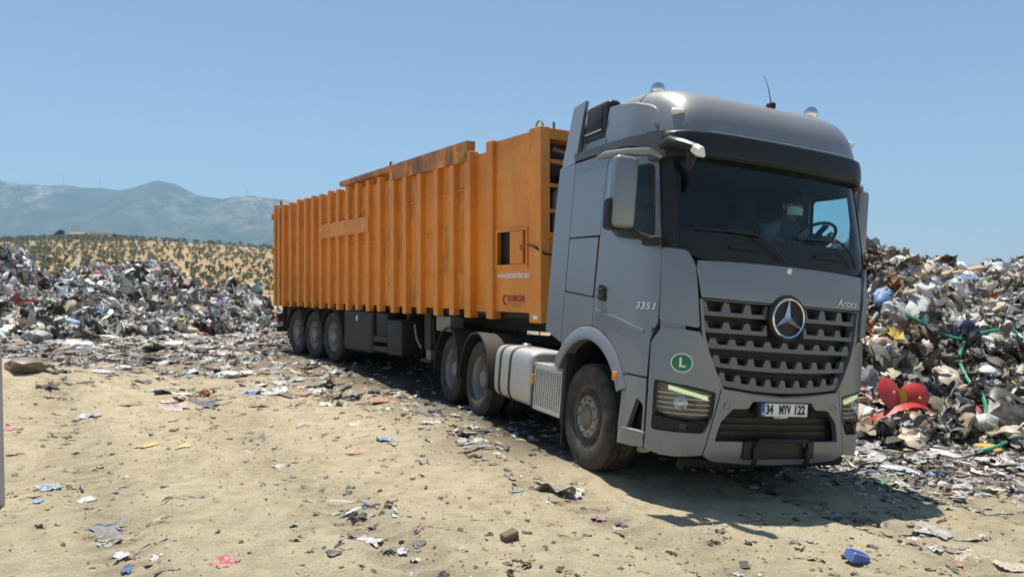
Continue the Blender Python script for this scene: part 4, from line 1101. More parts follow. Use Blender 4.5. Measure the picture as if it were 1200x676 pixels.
for k, yy in enumerate((-.25, -.1, .1, .3)):
    cbk.tube([(-.95, yy, 1.75), (-1.2, yy, 1.35+.05*k), (-1.7, yy*.8, 1.22), (-2.2, yy*.5, 1.5), (-2.55, yy*.4, 1.72)], .018, 6)
cbk.build('air_hoses', M['hose'], truck)
MB().box(-1.2, -.98, -.95, .95, 1.02, 1.5, .04).build('rear_cab_equipment', M['frame'], truck)
# ------------------------------------------------------------------ trailer; frame: x forward from its front post, y left, z up from the underside of the body
trailer = empty('trailer', (1.364, 10.586, -.428+CAM_H), (0, 0, R_(-54.99)))
tag(trailer, 'long orange ribbed steel waste trailer coupled behind the grey truck', 'trailer')
OR, OD = M['orange'], M['orange_dirty']
H = 2.54; REAR = -11.1
core = MB()
core.box(REAR+.1, -1.75, -1.10, 1.10, .10, 2.42); core.box(-1.75, -.35, -1.10, 1.10, .10, 2.40)
core.build('body_core', M['frame'], trailer)
ribs = [-10.43, -9.92, -9.37, -8.88, -8.41, -7.94, -7.43, -6.96, -6.47, -5.98, -5.48, -4.98, -4.40, -3.93, -3.39, -2.83, -2.31]
rng = random.Random(5)
for s in (-1, 1):
    # one sheet panel per bay, with its weld seams
    edges = [REAR+.45]+[r+.07 for r in ribs]+[-1.74]
    for i in range(len(edges)-1):
        p = MB(); ztop = 2.40 if edges[i] < -4.4 else 2.36
        p.box(edges[i]+.002, edges[i+1]-.002, *sorted((s*1.12, s*1.162)), .11, ztop)
        for z in ((.62, 1.28, 1.92) if i % 2 else (.66, 1.33, 1.88)):
            z += rng.uniform(-.02, .02)
            p.box(edges[i]+.08, edges[i+1]-.08, *sorted((s*1.163, s*1.192)), z, z+.026)
        p.build('panel', OD if edges[i] < -8.6 or rng.random() < .35 else OR, trailer, smooth=False)
    rb = MB(); rb.box(0, .135, *sorted((s*1.125, s*1.25)), 0, 2.49, .008); r0 = None
    for x in ribs:
        if r0 is None:
            r0 = rb.build('rib', OR, trailer, smooth=False); o = r0
        else:
            o = r0.copy(); COL.objects.link(o); o.parent = trailer
        o.location = (x+rng.uniform(-.008, .008), 0, rng.uniform(-.012, .012))
    for x, w, zt in ((-1.84, .16, 2.49), (-1.24, .17, 2.55)):
        MB().box(x, x+w, *sorted((s*1.10, s*1.262)), -.01, zt, .01).build('post', OR, trailer, smooth=False)
    p = MB(); p.box(-1.68, -1.24, *sorted((s*1.105, s*1.14)), .08, 2.42)
    for z in (.7, 1.3, 1.9): p.box(-1.64, -1.28, *sorted((s*1.14, s*1.152)), z, z+.018)
    p.build('panel', OR, trailer, smooth=False)
    # rear frame
    MB().box(REAR, REAR+.14, *sorted((s*1.06, s*1.25)), .0, 2.53, .01).build('rear_post', OR, trailer, smooth=False)
    MB().box(REAR+.26, REAR+.44, *sorted((s*1.05, s*1.24)), .0, 2.46, .01).build('rear_post', OD, trailer, smooth=False)
    MB().box(REAR+.14, REAR+.26, *sorted((s*1.02, s*1.20)), .1, 2.1).build('rear_gap_plate', M['frame'], trailer)
    for z in (.4, 1.3, 2.15): MB().tube([(REAR+.02, s*1.27, z), (REAR+.02, s*1.27, z+.14)], .035, 8).build('hinge', OD, trailer)
    # top rail and soiled upper sheet
    rl = MB(); q4 = lambda y: [(-6.72, y, 2.51), (-1.75, y, 2.545), (-1.75, y, 2.65), (-6.72, y, 2.605)]
    rl.add(q4(s*1.268)+q4(s*1.12), [(0, 1, 2, 3), (4, 5, 6, 7), (0, 1, 5, 4), (1, 2, 6, 5), (2, 3, 7, 6), (3, 0, 4, 7)])
    rl.build('top_rail', M['orange_stained'], trailer, smooth=False)
    MB().box(-6.70, -4.40, *sorted((s*1.02, s*1.07)), 2.36, 2.54).build('top_rail_back', OD, trailer, smooth=False)
    us = MB(); us.add([(-4.40, s*1.262, 2.36), (-1.76, s*1.262, 2.345), (-1.76, s*1.262, 2.56), (-4.40, s*1.262, 2.54), (-4.40, s*1.12, 2.36), (-1.76, s*1.12, 2.345), (-1.76, s*1.12, 2.56), (-4.40, s*1.12, 2.54)],
           [(0, 1, 2, 3), (4, 5, 6, 7), (0, 1, 5, 4), (1, 2, 6, 5), (2, 3, 7, 6), (3, 0, 4, 7)])
    us.build('upper_sheet', M['orange_stained'], trailer, smooth=False)
    MB().tube([(-4.5, s*1.2, 2.60), (-4.5, s*1.2, 2.70), (-4.44, s*1.2, 2.70)], .018, 6).build('tarp_hook', M['frame'], trailer)
    MB().box(-7.79, -5.33, *sorted((s*1.2515, s*1.262)), 1.50, 1.80, .004).build('name_board', OR, trailer, smooth=False)
    # bottom side rail
    MB().box(REAR+.2, -.2, *sorted((s*.98, s*1.10)), .02, .12).build('sill_rail', M['frame'], trailer)
    # front section sheet with hatch
    fsx = MB(); a, b = sorted((s*1.17, s*1.20))
    fsx.box(-1.07, -1.03, a, b, .10, 2.53).box(-.30, -.20, a, b, .10, 2.53).box(-1.03, -.30, a, b, .10, .74).box(-1.03, -.30, a, b, 1.24, 2.53)
    fsx.box(-1.05, -.24, *sorted((s*1.20, s*1.212)), 1.88, 1.90)
    fsec = fsx.build('front_sheet', OR, trailer, smooth=False)
    hf = MB(); a, b = sorted((s*1.201, s*1.222))
    hf.box(-1.05, -1.01, a, b, .72, 1.26).box(-.32, -.28, a, b, .72, 1.26).box(-1.01, -.32, a, b, .72, .76).box(-1.01, -.32, a, b, 1.22, 1.26)
    hf.build('hatch_frame', OR, fsec, smooth=False)
    MB().box(-1.01, -.30, *sorted((s*.90, s*.93)), .74, 1.24).build('hatch_interior', M['frame'], fsec)
    if s < 0:
        hi = MB(); hi.tube([(-.92, -1.0, .78), (-.90, -1.0, 1.2)], .03, 6); hi.tube([(-.80, -1.02, 1.15), (-.76, -1.05, .95), (-.82, -1.03, .78)], .02, 6); hi.box(-.95, -.72, -1.04, -.98, .80, .90)
        hi.build('hatch_pipes', M['steel'], fsec)
    dd = MB(); dd.box(-.66, -.36, *sorted((s*1.20, s*1.245)), .765, 1.215, .008); dd.build('hatch_door', OR, fsec, smooth=False)
    MB().box(-.40, -.365, *sorted((s*1.245, s*1.262)), .95, 1.02).build('hatch_latch', M['steel'], fsec)
    # front post
    MB().box(-.20, .06, *sorted((s*1.09, s*1.25)), -.03, 2.56, .01).build('front_post', OR, trailer, smooth=False)
    lp = MB(); lp.tube([(-.07+.075*math.cos(R_(a)), s*1.17, 2.555+.10*math.sin(R_(a))) for a in lin(0, 180, 10)], .014, 6); lp.build('lifting_eye', M['steel'], trailer)
MB().tube([(.02, -1.0, 2.55), (.02, -1.0, 2.64)], .018, 6).build('top_pin', M['steel'], trailer)
# front frame: cross bars, lower sheet, machinery inside
fb = MB(); fb.box(-.15, .045, -1.09, 1.09, 2.41, 2.55, .006); fb.build('front_top_bar', OR, trailer, smooth=False)
for z in (1.46, 1.80, 2.12): MB().box(-.05, .03, -1.09, 1.09, z-.025, z+.025, .004).build('front_cross_bar', OD, trailer, smooth=False)
MB().box(-.06, .02, -1.09, 1.09, -.02, 1.13).build('front_sheet_low', OR, trailer, smooth=False)
MB().box(-.08, .05, -1.09, 1.09, 1.10, 1.17, .006).build('front_cross_bar', OR, trailer, smooth=False)
mc = MB(); mc.box(-.34, -.30, -1.09, 1.09, 1.1, 2.42)
mc.build('front_bay_back', M['frame'], trailer)
en = MB(); en.box(-.30, -.12, -.7, .4, 1.15, 2.0, .04); en.lathe([(-.2, .0), (-.2, .22), (.02, .22), (.02, .0)], c=(-.14, .7, 1.75), ax='x', n=20); en.tube([(-.1, -.9, 1.15), (-.1, -.9, 1.7), (-.1, -.6, 1.95)], .04, 8); en.tube([(-.08, -.95, 2.3), (-.08, -.3, 2.2), (-.08, .5, 2.3)], .03, 8)
en.build('compactor_engine', M['steel'], trailer)
hs = MB(); hs.tube([(-.25, -1.23, 1.02), (-.05, -1.28, .98), (.10, -1.20, .88), (.16, -1.0, .86)], .016, 6); hs.build('cable', M['hose'], trailer)
hs = MB(); hs.tube([(.05, -.9, 1.92), (.3, -.85, 1.85), (.7, -.8, 1.93), (1.2, -.7, 2.0)], .012, 6); hs.build('cable', M['hose'], trailer)
MB().box(REAR+.1, -.2, -1.10, 1.10, 2.421, 2.45).build('body_roof', OD, trailer)
MB().box(REAR-.06, REAR+.02, -1.06, 1.06, .05, 2.48, .02).build('rear_door', OD, trailer)
rp = MB(); rp.tube([(REAR+.2, -1.12, 2.3), (REAR+.2, -1.12, 2.62), (REAR+.05, -1.05, 2.6)], .03, 6); rp.build('door_ram', M['steel'], trailer)
# lettering
def on_tr(mb, x, z, y=-1.202): return mb.xf(Matrix.Translation((x, y, z)) @ Matrix(((1, 0, 0, 0), (0, 0, -1, 0), (0, 1, 0, 0), (0, 0, 0, 1))))
fsR = [o for o in trailer.children if o.name.startswith('front_sheet')][0]
on_tr(text_mesh('www.katmerciler.com', .125, .80, .001, .002), -.62, .615, -1.203).build('web_lettering', M['white'], fsR, smooth=False)
on_tr(text_mesh('KATMERCİLER', .115, .42, .001, .004), -.56, .285, -1.203).build('maker_lettering', M['redink'], fsR, smooth=False)
MB().box(-.76, -.36, -1.2035, -1.2005, .213, .222).box(-.68, -.44, -1.2035, -1.2005, .182, .190).build('maker_line', M['redink'], fsR, smooth=False)
lg = MB()
for k in range(14):
    a = R_(60+240*k/13); lg.v += [(-.82+.075*math.cos(a), -1.204, .27+.075*math.sin(a)), (-.80+.048*math.cos(a), -1.204, .27+.048*math.sin(a))]
lg.f = [(2*k, 2*k+1, 2*k+3, 2*k+2) for k in range(13)]
lg.build('maker_mark', M['redink'], fsR, smooth=False)
MB().box(-.10, .0, -1.258, -1.251, .02, .075).build('sticker', M['white'], [o for o in trailer.children if o.name.startswith('front_post')][0])

# chassis, running gear
cf = MB()
for s in (-1, 1): cf.box(-10.9, -3.0, s*.5-.06, s*.5+.06, -.40, .02); cf.box(-3.0, -.3, s*.5-.06, s*.5+.06, -.14, .02)
for x in (-10.6, -9.0, -7.8, -6.6, -5.4, -4.2, -3.1): cf.box(x-.05, x+.05, -1.0, 1.0, -.16, .02)
cf.box(-2.4, -.4, -.6, .6, -.20, -.14); cf.build('chassis', M['frame'], trailer)
WX = (-7.25, -8.37, -9.49); WZ = (-.585, -.605, -.605)
for x, z in zip(WX, WZ):
    MB().tube([(x, -1.0, z), (x, 1.0, z)], .075, 10).build('axle', M['frame'], trailer)
    for s in (-1, 1):
        w = make_wheel(trailer, (x, s*1.035, z), .37, .535, 'single', s)
        P = []
        for y in (-1.245, -.80): P.append([(x+.60*math.cos(R_(a)), -s*y, z+.60*math.sin(R_(a))) for a in lin(5, 172, 18)])
        P.append([(x+.58*math.cos(R_(a)), s*.80, z+.58*math.sin(R_(a))) for a in lin(5, 172, 18)]); P.append([(x+.58*math.cos(R_(a)), s*1.245, z+.58*math.sin(R_(a))) for a in lin(5, 172, 18)]); P.append(P[0])
        m_ = MB(); m_.grid(P); m_.build('mudguard', M['black'], trailer)
for s in (-1, 1):
    MB().box(-9.98, -9.94, *sorted((s*1.22, s*.82)), -.9, -.1, .005).build('mud_flap', M['hose'], trailer)
    MB().box(-10.16, -9.99, *sorted((s*1.20, s*1.02)), -.78, .02, .01).build('rear_bracket', M['black'], trailer)
    bx = MB().box(-6.55, -5.18, *sorted((s*1.235, s*.78)), -.78, -.02, .02).build('tool_box', M['black'], trailer)
    MB().box(-6.49, -5.24, *sorted((s*1.236, s*1.244)), -.73, -.07, .006).build('box_lid', M['frame'], bx)
    MB().box(-5.92, -5.86, *sorted((s*1.245, s*1.252)), -.20, -.10, .004).build('label_plate', M['white'], bx)
    MB().box(-5.10, -4.62, *sorted((s*1.20, s*.80)), -.46, -.03, .015).build('water_tank', M['black'], trailer)
    for z in (-.56, -.74): MB().box(-5.16, -4.55, *sorted((s*1.235, s*1.20)), z, z+.10, .006).build('side_guard_rail', M['frame'], trailer)
    MB().box(-4.56, -3.98, *sorted((s*1.235, s*.80)), -.76, -.14, .02).build('battery_box', M['black'], trailer)
    # landing leg
    lg = MB().box(-3.55, -3.33, *sorted((s*1.02, s*.82)), -.62, .02, .01).build('landing_leg', M['frame'], trailer)
    MB().box(-3.52, -3.36, *sorted((s*1.0, s*.84)), -.78, -.62).build('leg_inner', M['steel'], lg)
    MB().box(-3.62, -3.26, *sorted((s*1.06, s*.78)), -.83, -.78, .01).build('leg_foot', M['frame'], lg)
    MB().tube([(-3.85, s*1.05, -.2), (-3.75, s*1.06, -.45), (-3.6, s*1.05, -.6)], .02, 6).build('leg_brace', M['steel'], trailer)
    MB().box(-2.9, -2.45, *sorted((s*1.15, s*.9)), -.26, -.02, .01).build('valve_box', M['steel'], trailer)
    MB().tube([(-3.1, s*1.1, -.1), (-3.05, s*1.1, -.5), (-2.8, s*1.1, -.65)], .012, 5).build('air_hose', M['hose'], trailer)
    MB().box(REAR-.02, REAR+.03, *sorted((s*1.15, s*.75)), -.42, -.28, .01).build('tail_light', M['redlens'], trailer)
bb = MB(); bb.box(REAR+.02, REAR+.12, -1.18, 1.18, -.66, -.52, .01); bb.box(REAR+.02, REAR+.12, -1.18, 1.18, -.30, -.20, .01)
for s in (-1, 1): bb.box(REAR+.1, REAR+.22, s*.5-.05, s*.5+.05, -.60, .0); bb.box(REAR+.1, REAR+.2, s*1.0-.05, s*1.0+.05, -.6, .0)
bb.build('rear_bumper', M['frame'], trailer)
MB().box(-10.9, -9.2, -.45, .45, -.55, -.2, .03).build('air_tank', M['frame'], trailer)
# ------------------------------------------------------------------ driver, seated behind the wheel, leaning forward, face mask
M['skin'] = plain('skin', (.36, .20, .13), .55, 0, .08)
M['shirt'] = plain('grey_shirt', (.26, .28, .32), .85, 0, .1)
M['trousers'] = plain('dark_trousers', (.03, .035, .05), .9, 0, .1)
M['hair'] = plain('dark_hair', (.012, .010, .009), .6, 0, .1)
M['mask'] = plain('face_mask', (.72, .76, .74), .8, 0, .04)
def skin_mesh(name, verts, edges, radii, mat, parent, root=0, sub=2):
    me = bpy.data.meshes.new(name); me.from_pydata(verts, edges, []); me.update()
    o = bpy.data.objects.new(name, me); COL.objects.link(o)
    m = o.modifiers.new('skin', 'SKIN'); m.use_smooth_shade = True
    for i, v in enumerate(me.skin_vertices[0].data):
        v.radius = radii[i] if isinstance(radii[i], tuple) else (radii[i], radii[i]); v.use_root = (i == root)
    s_ = o.modifiers.new('sub', 'SUBSURF'); s_.levels = sub; s_.render_levels = sub
    bpy.context.view_layer.update()
    dg = bpy.context.evaluated_depsgraph_get(); nm = bpy.data.meshes.new_from_object(o.evaluated_get(dg))
    bpy.data.objects.remove(o); nm.materials.clear(); nm.materials.append(mat); nm.shade_smooth()
    q = bpy.data.objects.new(name, nm); COL.objects.link(q)
    if parent: q.parent = parent
    return q
person = empty('person', TRUCK_LOC, TRUCK_ROT)
tag(person, 'driver in grey shirt and pale face mask seated behind the windscreen', 'person')
DXP = .27
# truck-frame positions: pelvis on the seat, torso leaning forward
V = [(.02, .66, 2.20), (.10, .66, 2.36), (.22, .66, 2.52), (.30, .66, 2.60), (.335, .665, 2.67), (.36, .67, 2.72), (.375, .67, 2.79), (.37, .67, 2.85),
     (.27, .86, 2.555), (.42, .93, 2.37), (.66, .86, 2.45), (.70, .84, 2.49),
     (.27, .46, 2.555), (.44, .40, 2.38), (.68, .48, 2.47), (.72, .50, 2.52),
     (.10, .76, 2.15), (.50, .78, 2.17), (.62, .78, 1.72), (.72, .78, 1.62), (.10, .56, 2.15), (.50, .54, 2.17), (.62, .54, 1.72), (.72, .54, 1.62)]
V = [(x+(DXP if z > 2.0 else .18), y, z) for x, y, z in V]
Eg = [(0, 1), (1, 2), (2, 3), (3, 4), (4, 5), (5, 6), (6, 7), (3, 8), (8, 9), (9, 10), (10, 11), (3, 12), (12, 13), (13, 14), (14, 15), (0, 16), (16, 17), (17, 18), (18, 19), (0, 20), (20, 21), (21, 22), (22, 23)]
Rd = [.15, .15, .155, .12, .055, .075, .098, .075, .062, .05, .036, .038, .062, .05, .036, .038, .085, .07, .05, .04, .085, .07, .05, .04]
body = skin_mesh('body', V, Eg, Rd, M['skin'], person)
skin_mesh('shirt', [V[0], V[1], V[2], V[3], V[8], V[9], (.58+DXP, .88, 2.43), V[12], V[13], (.60+DXP, .46, 2.44)], [(0, 1), (1, 2), (2, 3), (3, 4), (4, 5), (5, 6), (3, 7), (7, 8), (8, 9)], [.165, .168, .17, .135, .078, .064, .048, .078, .064, .048], M['shirt'], person)
skin_mesh('trousers', [V[0], V[16], V[17], V[18], V[20], V[21], V[22]], [(0, 1), (1, 2), (2, 3), (0, 4), (4, 5), (5, 6)], [.165, .10, .085, .062, .10, .085, .062], M['trousers'], person)
for sy, hx in ((1, V[11]), (-1, V[15])):                         # fingers closed on the wheel rim
    fv = []; fe = []; fr = []
    for k in range(4):
        b = len(fv); dz = .018*(k-1.5)
        fv += [(hx[0], hx[1]+dz*.6, hx[2]+dz), (hx[0]+.035, hx[1]+dz*.6, hx[2]+dz+.02), (hx[0]+.06, hx[1]+dz*.6, hx[2]+dz), (hx[0]+.05, hx[1]+dz*.6, hx[2]+dz-.025)]
        fe += [(b, b+1), (b+1, b+2), (b+2, b+3)]; fr += [.010, .009, .008, .007]
        if k: fe.append((b-4, b))
    b = len(fv); fv += [(hx[0]-.01, hx[1]-sy*.03, hx[2]+.0), (hx[0]+.03, hx[1]-sy*.045, hx[2]-.01), (hx[0]+.045, hx[1]-sy*.035, hx[2]-.03)]; fe += [(4, b), (b, b+1), (b+1, b+2)]; fr += [.012, .010, .008]
    skin_mesh('hand', fv, fe, fr, M['skin'], person, sub=1)
hc = (.372+DXP, .67, 2.79)
def ball(rx, ry, rz, c, z0=-1.0, x1=9, n=20, m=12):
    mb = MB(); P = []
    for i in range(m+1):
        ph = math.pi*i/m-math.pi/2
        P.append([(c[0]+rx*math.cos(ph)*math.cos(2*math.pi*k/n), c[1]+ry*math.cos(ph)*math.sin(2*math.pi*k/n), c[2]+max(z0, math.sin(ph))*rz) for k in range(n+1)])
    mb.grid(P); return mb
hr = ball(.112, .098, .125, (hc[0]-.018, hc[1], hc[2]+.028), .12); hr.build('hair', M['hair'], person)
mk = MB(); P = []
for i in range(7):
    z = -.085+.085*i/6; P.append([(hc[0]+.115*math.cos(a)+.012*math.cos(a)*(1-abs(i-3)/3), hc[1]+.094*math.sin(a), hc[2]+z) for a in lin(-1.25, 1.25, 12)])
mk.grid(P); mk.build('mask', M['mask'], person)
fa = MB(); fa.tube([(hc[0]+.100, hc[1], hc[2]+.035), (hc[0]+.128, hc[1], hc[2]+.005)], [.010, .015], 6)
for s in (-1, 1): fa.tube([(hc[0]-.01, hc[1]+s*.088, hc[2]-.02), (hc[0]-.015, hc[1]+s*.104, hc[2]+.03)], [.014, .02], 6)
fa.build('nose_and_ears', M['skin'], person)
ey = MB()
for s in (-1, 1): ey.tube([(hc[0]+.082, hc[1]+s*.036, hc[2]+.025), (hc[0]+.1, hc[1]+s*.036, hc[2]+.025)], [.014, .006], 6)
ey.build('eyes', M['hair'], person)
# ------------------------------------------------------------------ waste: crumpled pieces
def ico(n):
    bm = bmesh.new(); bmesh.ops.create_icosphere(bm, subdivisions=n, radius=1.0); bm.verts.index_update()
    v = np.array([x.co[:] for x in bm.verts]); f = np.array([[q.index for q in p.verts] for p in bm.faces]); bm.free(); return v, f
_I = {k: ico(k) for k in (1, 2, 3)}
def ridged(p, rs, oct_=3, base=1.3):
    s = 0; a = 1.0
    for k in range(oct_):
        for j in range(2):
            w = rs.normal(size=3)*base*2**k; s = s+a*(1-2*np.abs(np.sin(p@w+rs.rand()*6.28)))*.5
        a *= .55
    return s
def vec_crumple(p, rs, amp, base, oct_=3):
    return p+amp*np.stack([ridged(p, rs, oct_, base), ridged(p, rs, oct_, base), ridged(p, rs, oct_, base)], 1)
def bag(seed, n=1):
    """stuffed bag with sharp creases, sometimes with a tied neck"""
    rs = np.random.RandomState(seed); v, f = _I[n]
    p = v*(1+.20*ridged(v, rs, 2, 1.2))[:, None]
    neck = rs.normal(size=3); neck[2] = abs(neck[2])*.4; neck /= np.linalg.norm(neck); d = v@neck
    p = p*(1+.45*np.clip(d-.75, 0, 1)*4*rs.rand())[:, None]
    p = vec_crumple(p, rs, .10, 2.6, 3 if n > 1 else 2)+rs.normal(0, .035, p.shape)
    p = p*np.array([.5, .34+.14*rs.rand(), .20+.12*rs.rand()])
    p[:, 2] = np.where(p[:, 2] < -.10, -.10+.3*(p[:, 2]+.10), p[:, 2]); p[:, 2] += .08; return p, f
def sheet(seed, n=6, crump=1.0):
    """crumpled film, cloth or paper: creased in all directions, ragged edge"""
    rs = np.random.RandomState(seed); g = np.linspace(-.5, .5, n); a, b = np.meshgrid(g, g); p = np.stack([a.ravel(), b.ravel(), 0*a.ravel()], 1)
    edge = (np.abs(a.ravel()) > .49) | (np.abs(b.ravel()) > .49)
    p[:, :2] += rs.normal(0, .25/n, (n*n, 2)); th = np.arctan2(p[:, 1], p[:, 0]); f1, f2 = rs.rand(2)*6.28
    if n < 10: p[edge, :2] *= (.72+.4*rs.rand(edge.sum()))[:, None]
    else: p[:, :2] *= (.88+.14*np.sin(3*th+f1)+.07*np.sin(7*th+f2))[:, None]
    p[:, 1] *= .5+.5*rs.rand()
    q = vec_crumple(p*1.0, rs, .085*crump, 4.0, 3); q[:, 2] = (q[:, 2]+.10*ridged(p, rs, 2, 2.4))*crump+rs.normal(0, .02*crump, n*n)
    p = q; t = rs.normal(0, .6); p[:, 2] += t*(p[:, 0]*p[:, 1])*.8*crump; p[:, 2] -= p[:, 2].mean()-.03*crump
    i = np.arange(n*n).reshape(n, n); q = []
    for y in range(n-1):
        for x in range(n-1):
            A, B, C, D = i[y, x], i[y, x+1], i[y+1, x+1], i[y+1, x]
            q += [(A, B, C), (A, C, D)] if rs.rand() < .5 else [(A, B, D), (B, C, D)]
    return p, np.array(q)
def ribbon(seed, n=9):
    """strap, rope end or strip of film"""
    rs = np.random.RandomState(seed); t = np.linspace(0, 1, n); c = np.stack([t-.5, .18*np.sin(t*5+rs.rand()*6), .10*np.abs(np.sin(t*4+rs.rand()*6))], 1)
    w = .035+.05*rs.rand(); s = np.stack([0*t, w*np.cos(t*3*rs.rand()), w*np.sin(t*5*rs.rand()+rs.rand())], 1)
    p = np.vstack([c-s, c+s]); f = []
    for k in range(n-1): f += [(k, k+1, n+k+1), (k, n+k+1, n+k)]
    return p, np.array(f)
def carton(seed):
    """squashed box or bent board"""
    rs = np.random.RandomState(seed); s = np.array([.5, .25+.25*rs.rand(), .05+.22*rs.rand()**2])
    v = np.array([(x, y, z) for z in (-1, 1) for y in (-1, 0, 1) for x in (-1, 0, 1)], float)*s; v += rs.normal(0, .05, v.shape)*s
    v[:, 2] += .12*rs.normal()*np.abs(v[:, 0])
    bm = bmesh.new(); [bm.verts.new(q) for q in v]; bmesh.ops.convex_hull(bm, input=bm.verts); bmesh.ops.triangulate(bm, faces=bm.faces)
    us = [q for q in bm.verts if q.link_faces]; mp = {q: i for i, q in enumerate(us)}
    p = np.array([q.co[:] for q in us]); f = np.array([[mp[q] for q in g.verts] for g in bm.faces]); bm.free(); return p, f
def bottle(seed):
    rs = np.random.RandomState(seed); mb = MB(); mb.lathe([(-.5, .0), (-.49, .13), (-.1, .14+.02*rs.rand()), (.18, .13), (.32, .05), (.45, .05), (.45, 0)], ax='x', n=7)
    f = []
    for q in mb.f:
        for j in range(1, len(q)-1): f.append((q[0], q[j], q[j+1]))
    p = np.array(mb.v); p += rs.normal(0, .012, p.shape); return p, np.array(f)
ARCH = [bag(s, 2) for s in range(6)]+[bag(50+s, 2) for s in range(3)]+[sheet(100+s, 7, 1.0+.5*(s % 3)) for s in range(12)]+[ribbon(200+s) for s in range(4)]+[carton(300+s) for s in range(4)]+[bottle(400+s) for s in range(2)]
AW = np.array([.30]*6+[.30]*3+[1.5]*12+[.9]*4+[.06]*4+[.3]*2); AW /= AW.sum()
AWF = np.array([.03]*6+[.03]*3+[1.5]*12+[2.2]*4+[.05]*4+[.2]*2); AWF /= AWF.sum()
PAL = np.array([(.56, .54, .50), (.50, .475, .42), (.40, .375, .33), (.33, .31, .275), (.44, .375, .285), (.35, .285, .20), (.24, .19, .135), (.15, .115, .08), (.095, .08, .062), (.05, .048, .046), (.022, .022, .024),
                (.20, .20, .205), (.13, .135, .14), (.07, .15, .32), (.26, .38, .47), (.40, .50, .53), (.42, .05, .04), (.48, .25, .26), (.50, .36, .06), (.07, .20, .10), (.13, .11, .28), (.46, .17, .05), (.62, .61, .59)])
PWL = np.array([11, 11, 9, 7, 8, 6, 4, 3, 3, 3.5, 3, 5, 4, .8, 1.2, 1.4, .45, .8, .5, .4, .4, .3, 7], float); PWL /= PWL.sum()
PWR = np.array([6, 7, 7, 7, 8, 8, 8, 7, 7, 5, 4, 5, 5, .7, .9, .9, .5, .7, .6, .8, .4, .5, 3.0], float); PWR /= PWR.sum()
def waste_mat():
    q = NB('mixed_waste')
    at = q.add('ShaderNodeAttribute', attribute_name='Col'); co = q.coord('Object')
    n = q.noise(co, 9, 5, .65); m = q.noise(co, 45, 4, .65)
    c = q.mix(q.math('MULTIPLY', q.ramp(n, [(.42, 0), (.70, 1)]), .55), at.outputs['Color'], (.13, .105, .075))
    c = q.mix(q.math('MULTIPLY', q.ramp(m, [(.58, 0), (.72, 1)]), .45), c, (.07, .058, .045))
    c = q.mix(q.math('MULTIPLY', q.ramp(m, [(.28, 1), (.40, 0)]), .25), c, (.55, .52, .47))
    q.color(c).set(Roughness=.55); q.bump(q.math('ADD', n, m), .5, .03)
    return q.m
M['waste'] = waste_mat()
def scatter(pts, sizes, cols, normals, rs, tilt=.6, aw=None, flat=1.0):
    """many pieces merged; returns co, tri, col"""
    kinds = rs.choice(len(ARCH), len(pts), p=AW if aw is None else aw); CO = []; TR = []; CL = []; off = 0
    for k in range(len(ARCH)):
        sel = np.where(kinds == k)[0]
        if not len(sel): continue
        p, f = ARCH[k]; m = len(sel)
        a = rs.rand(m)*6.283; nz = normals[sel]+rs.normal(0, tilt, (m, 3))*np.array([1, 1, .6]); nz /= np.linalg.norm(nz, axis=1)[:, None]
        ref = np.stack([np.cos(a), np.sin(a), 0*a], 1); ax_ = np.cross(ref, nz); ax_ /= np.linalg.norm(ax_, axis=1)[:, None]; ay = np.cross(nz, ax_)
        sc = sizes[sel][:, None]*(1.8 if 21 <= k < 25 else 1.0)*(1+rs.normal(0, .18, (m, 3)))
        sc[:, 2] *= flat; q = p[None]*sc[:, None, :]
        w = q[..., 0:1]*ax_[:, None]+q[..., 1:2]*ay[:, None]+q[..., 2:3]*nz[:, None]+pts[sel][:, None]
        CO.append(w.reshape(-1, 3)); n = len(p)
        TR.append((f[None]+(np.arange(m)*n)[:, None, None]).reshape(-1, 3)+off); off += m*n
        CL.append(np.clip(np.repeat(cols[sel], n, 0)*(1+rs.normal(0, .13, (m*n, 1))), .008, .8))
    return np.vstack(CO), np.vstack(TR), np.vstack(CL)
def surf_normal(fn, x, y, e=.08):
    nx_ = -(fn(x+e, y)-fn(x-e, y))/(2*e); ny_ = -(fn(x, y+e)-fn(x, y-e))/(2*e); n = np.stack([nx_, ny_, np.ones_like(nx_)], 1); return n/np.linalg.norm(n, axis=1)[:, None]
def pick_cols(rs, n, pw): 
    c = PAL[rs.choice(len(PAL), n, p=pw)]*(.80+.4*rs.rand(n, 1)); return np.clip(c*(1+rs.normal(0, .05, (n, 3))), .01, .8)
def clear_of_truck(x, y):
    """keeps waste out of the space the vehicles stand in"""
    def inside(loc, yaw, x0, x1, hw):
        dx, dy = x-loc[0], y-loc[1]; a = dx*math.cos(yaw)+dy*math.sin(yaw); b = -dx*math.sin(yaw)+dy*math.cos(yaw)
        return (a > x0) & (a < x1) & (np.abs(b) < hw)
    return ~(inside(TRUCK_LOC, R_(-68.3), -6, 1.7, 1.5) | inside((1.364, 10.586), R_(-54.99), -11.6, .4, 1.5))
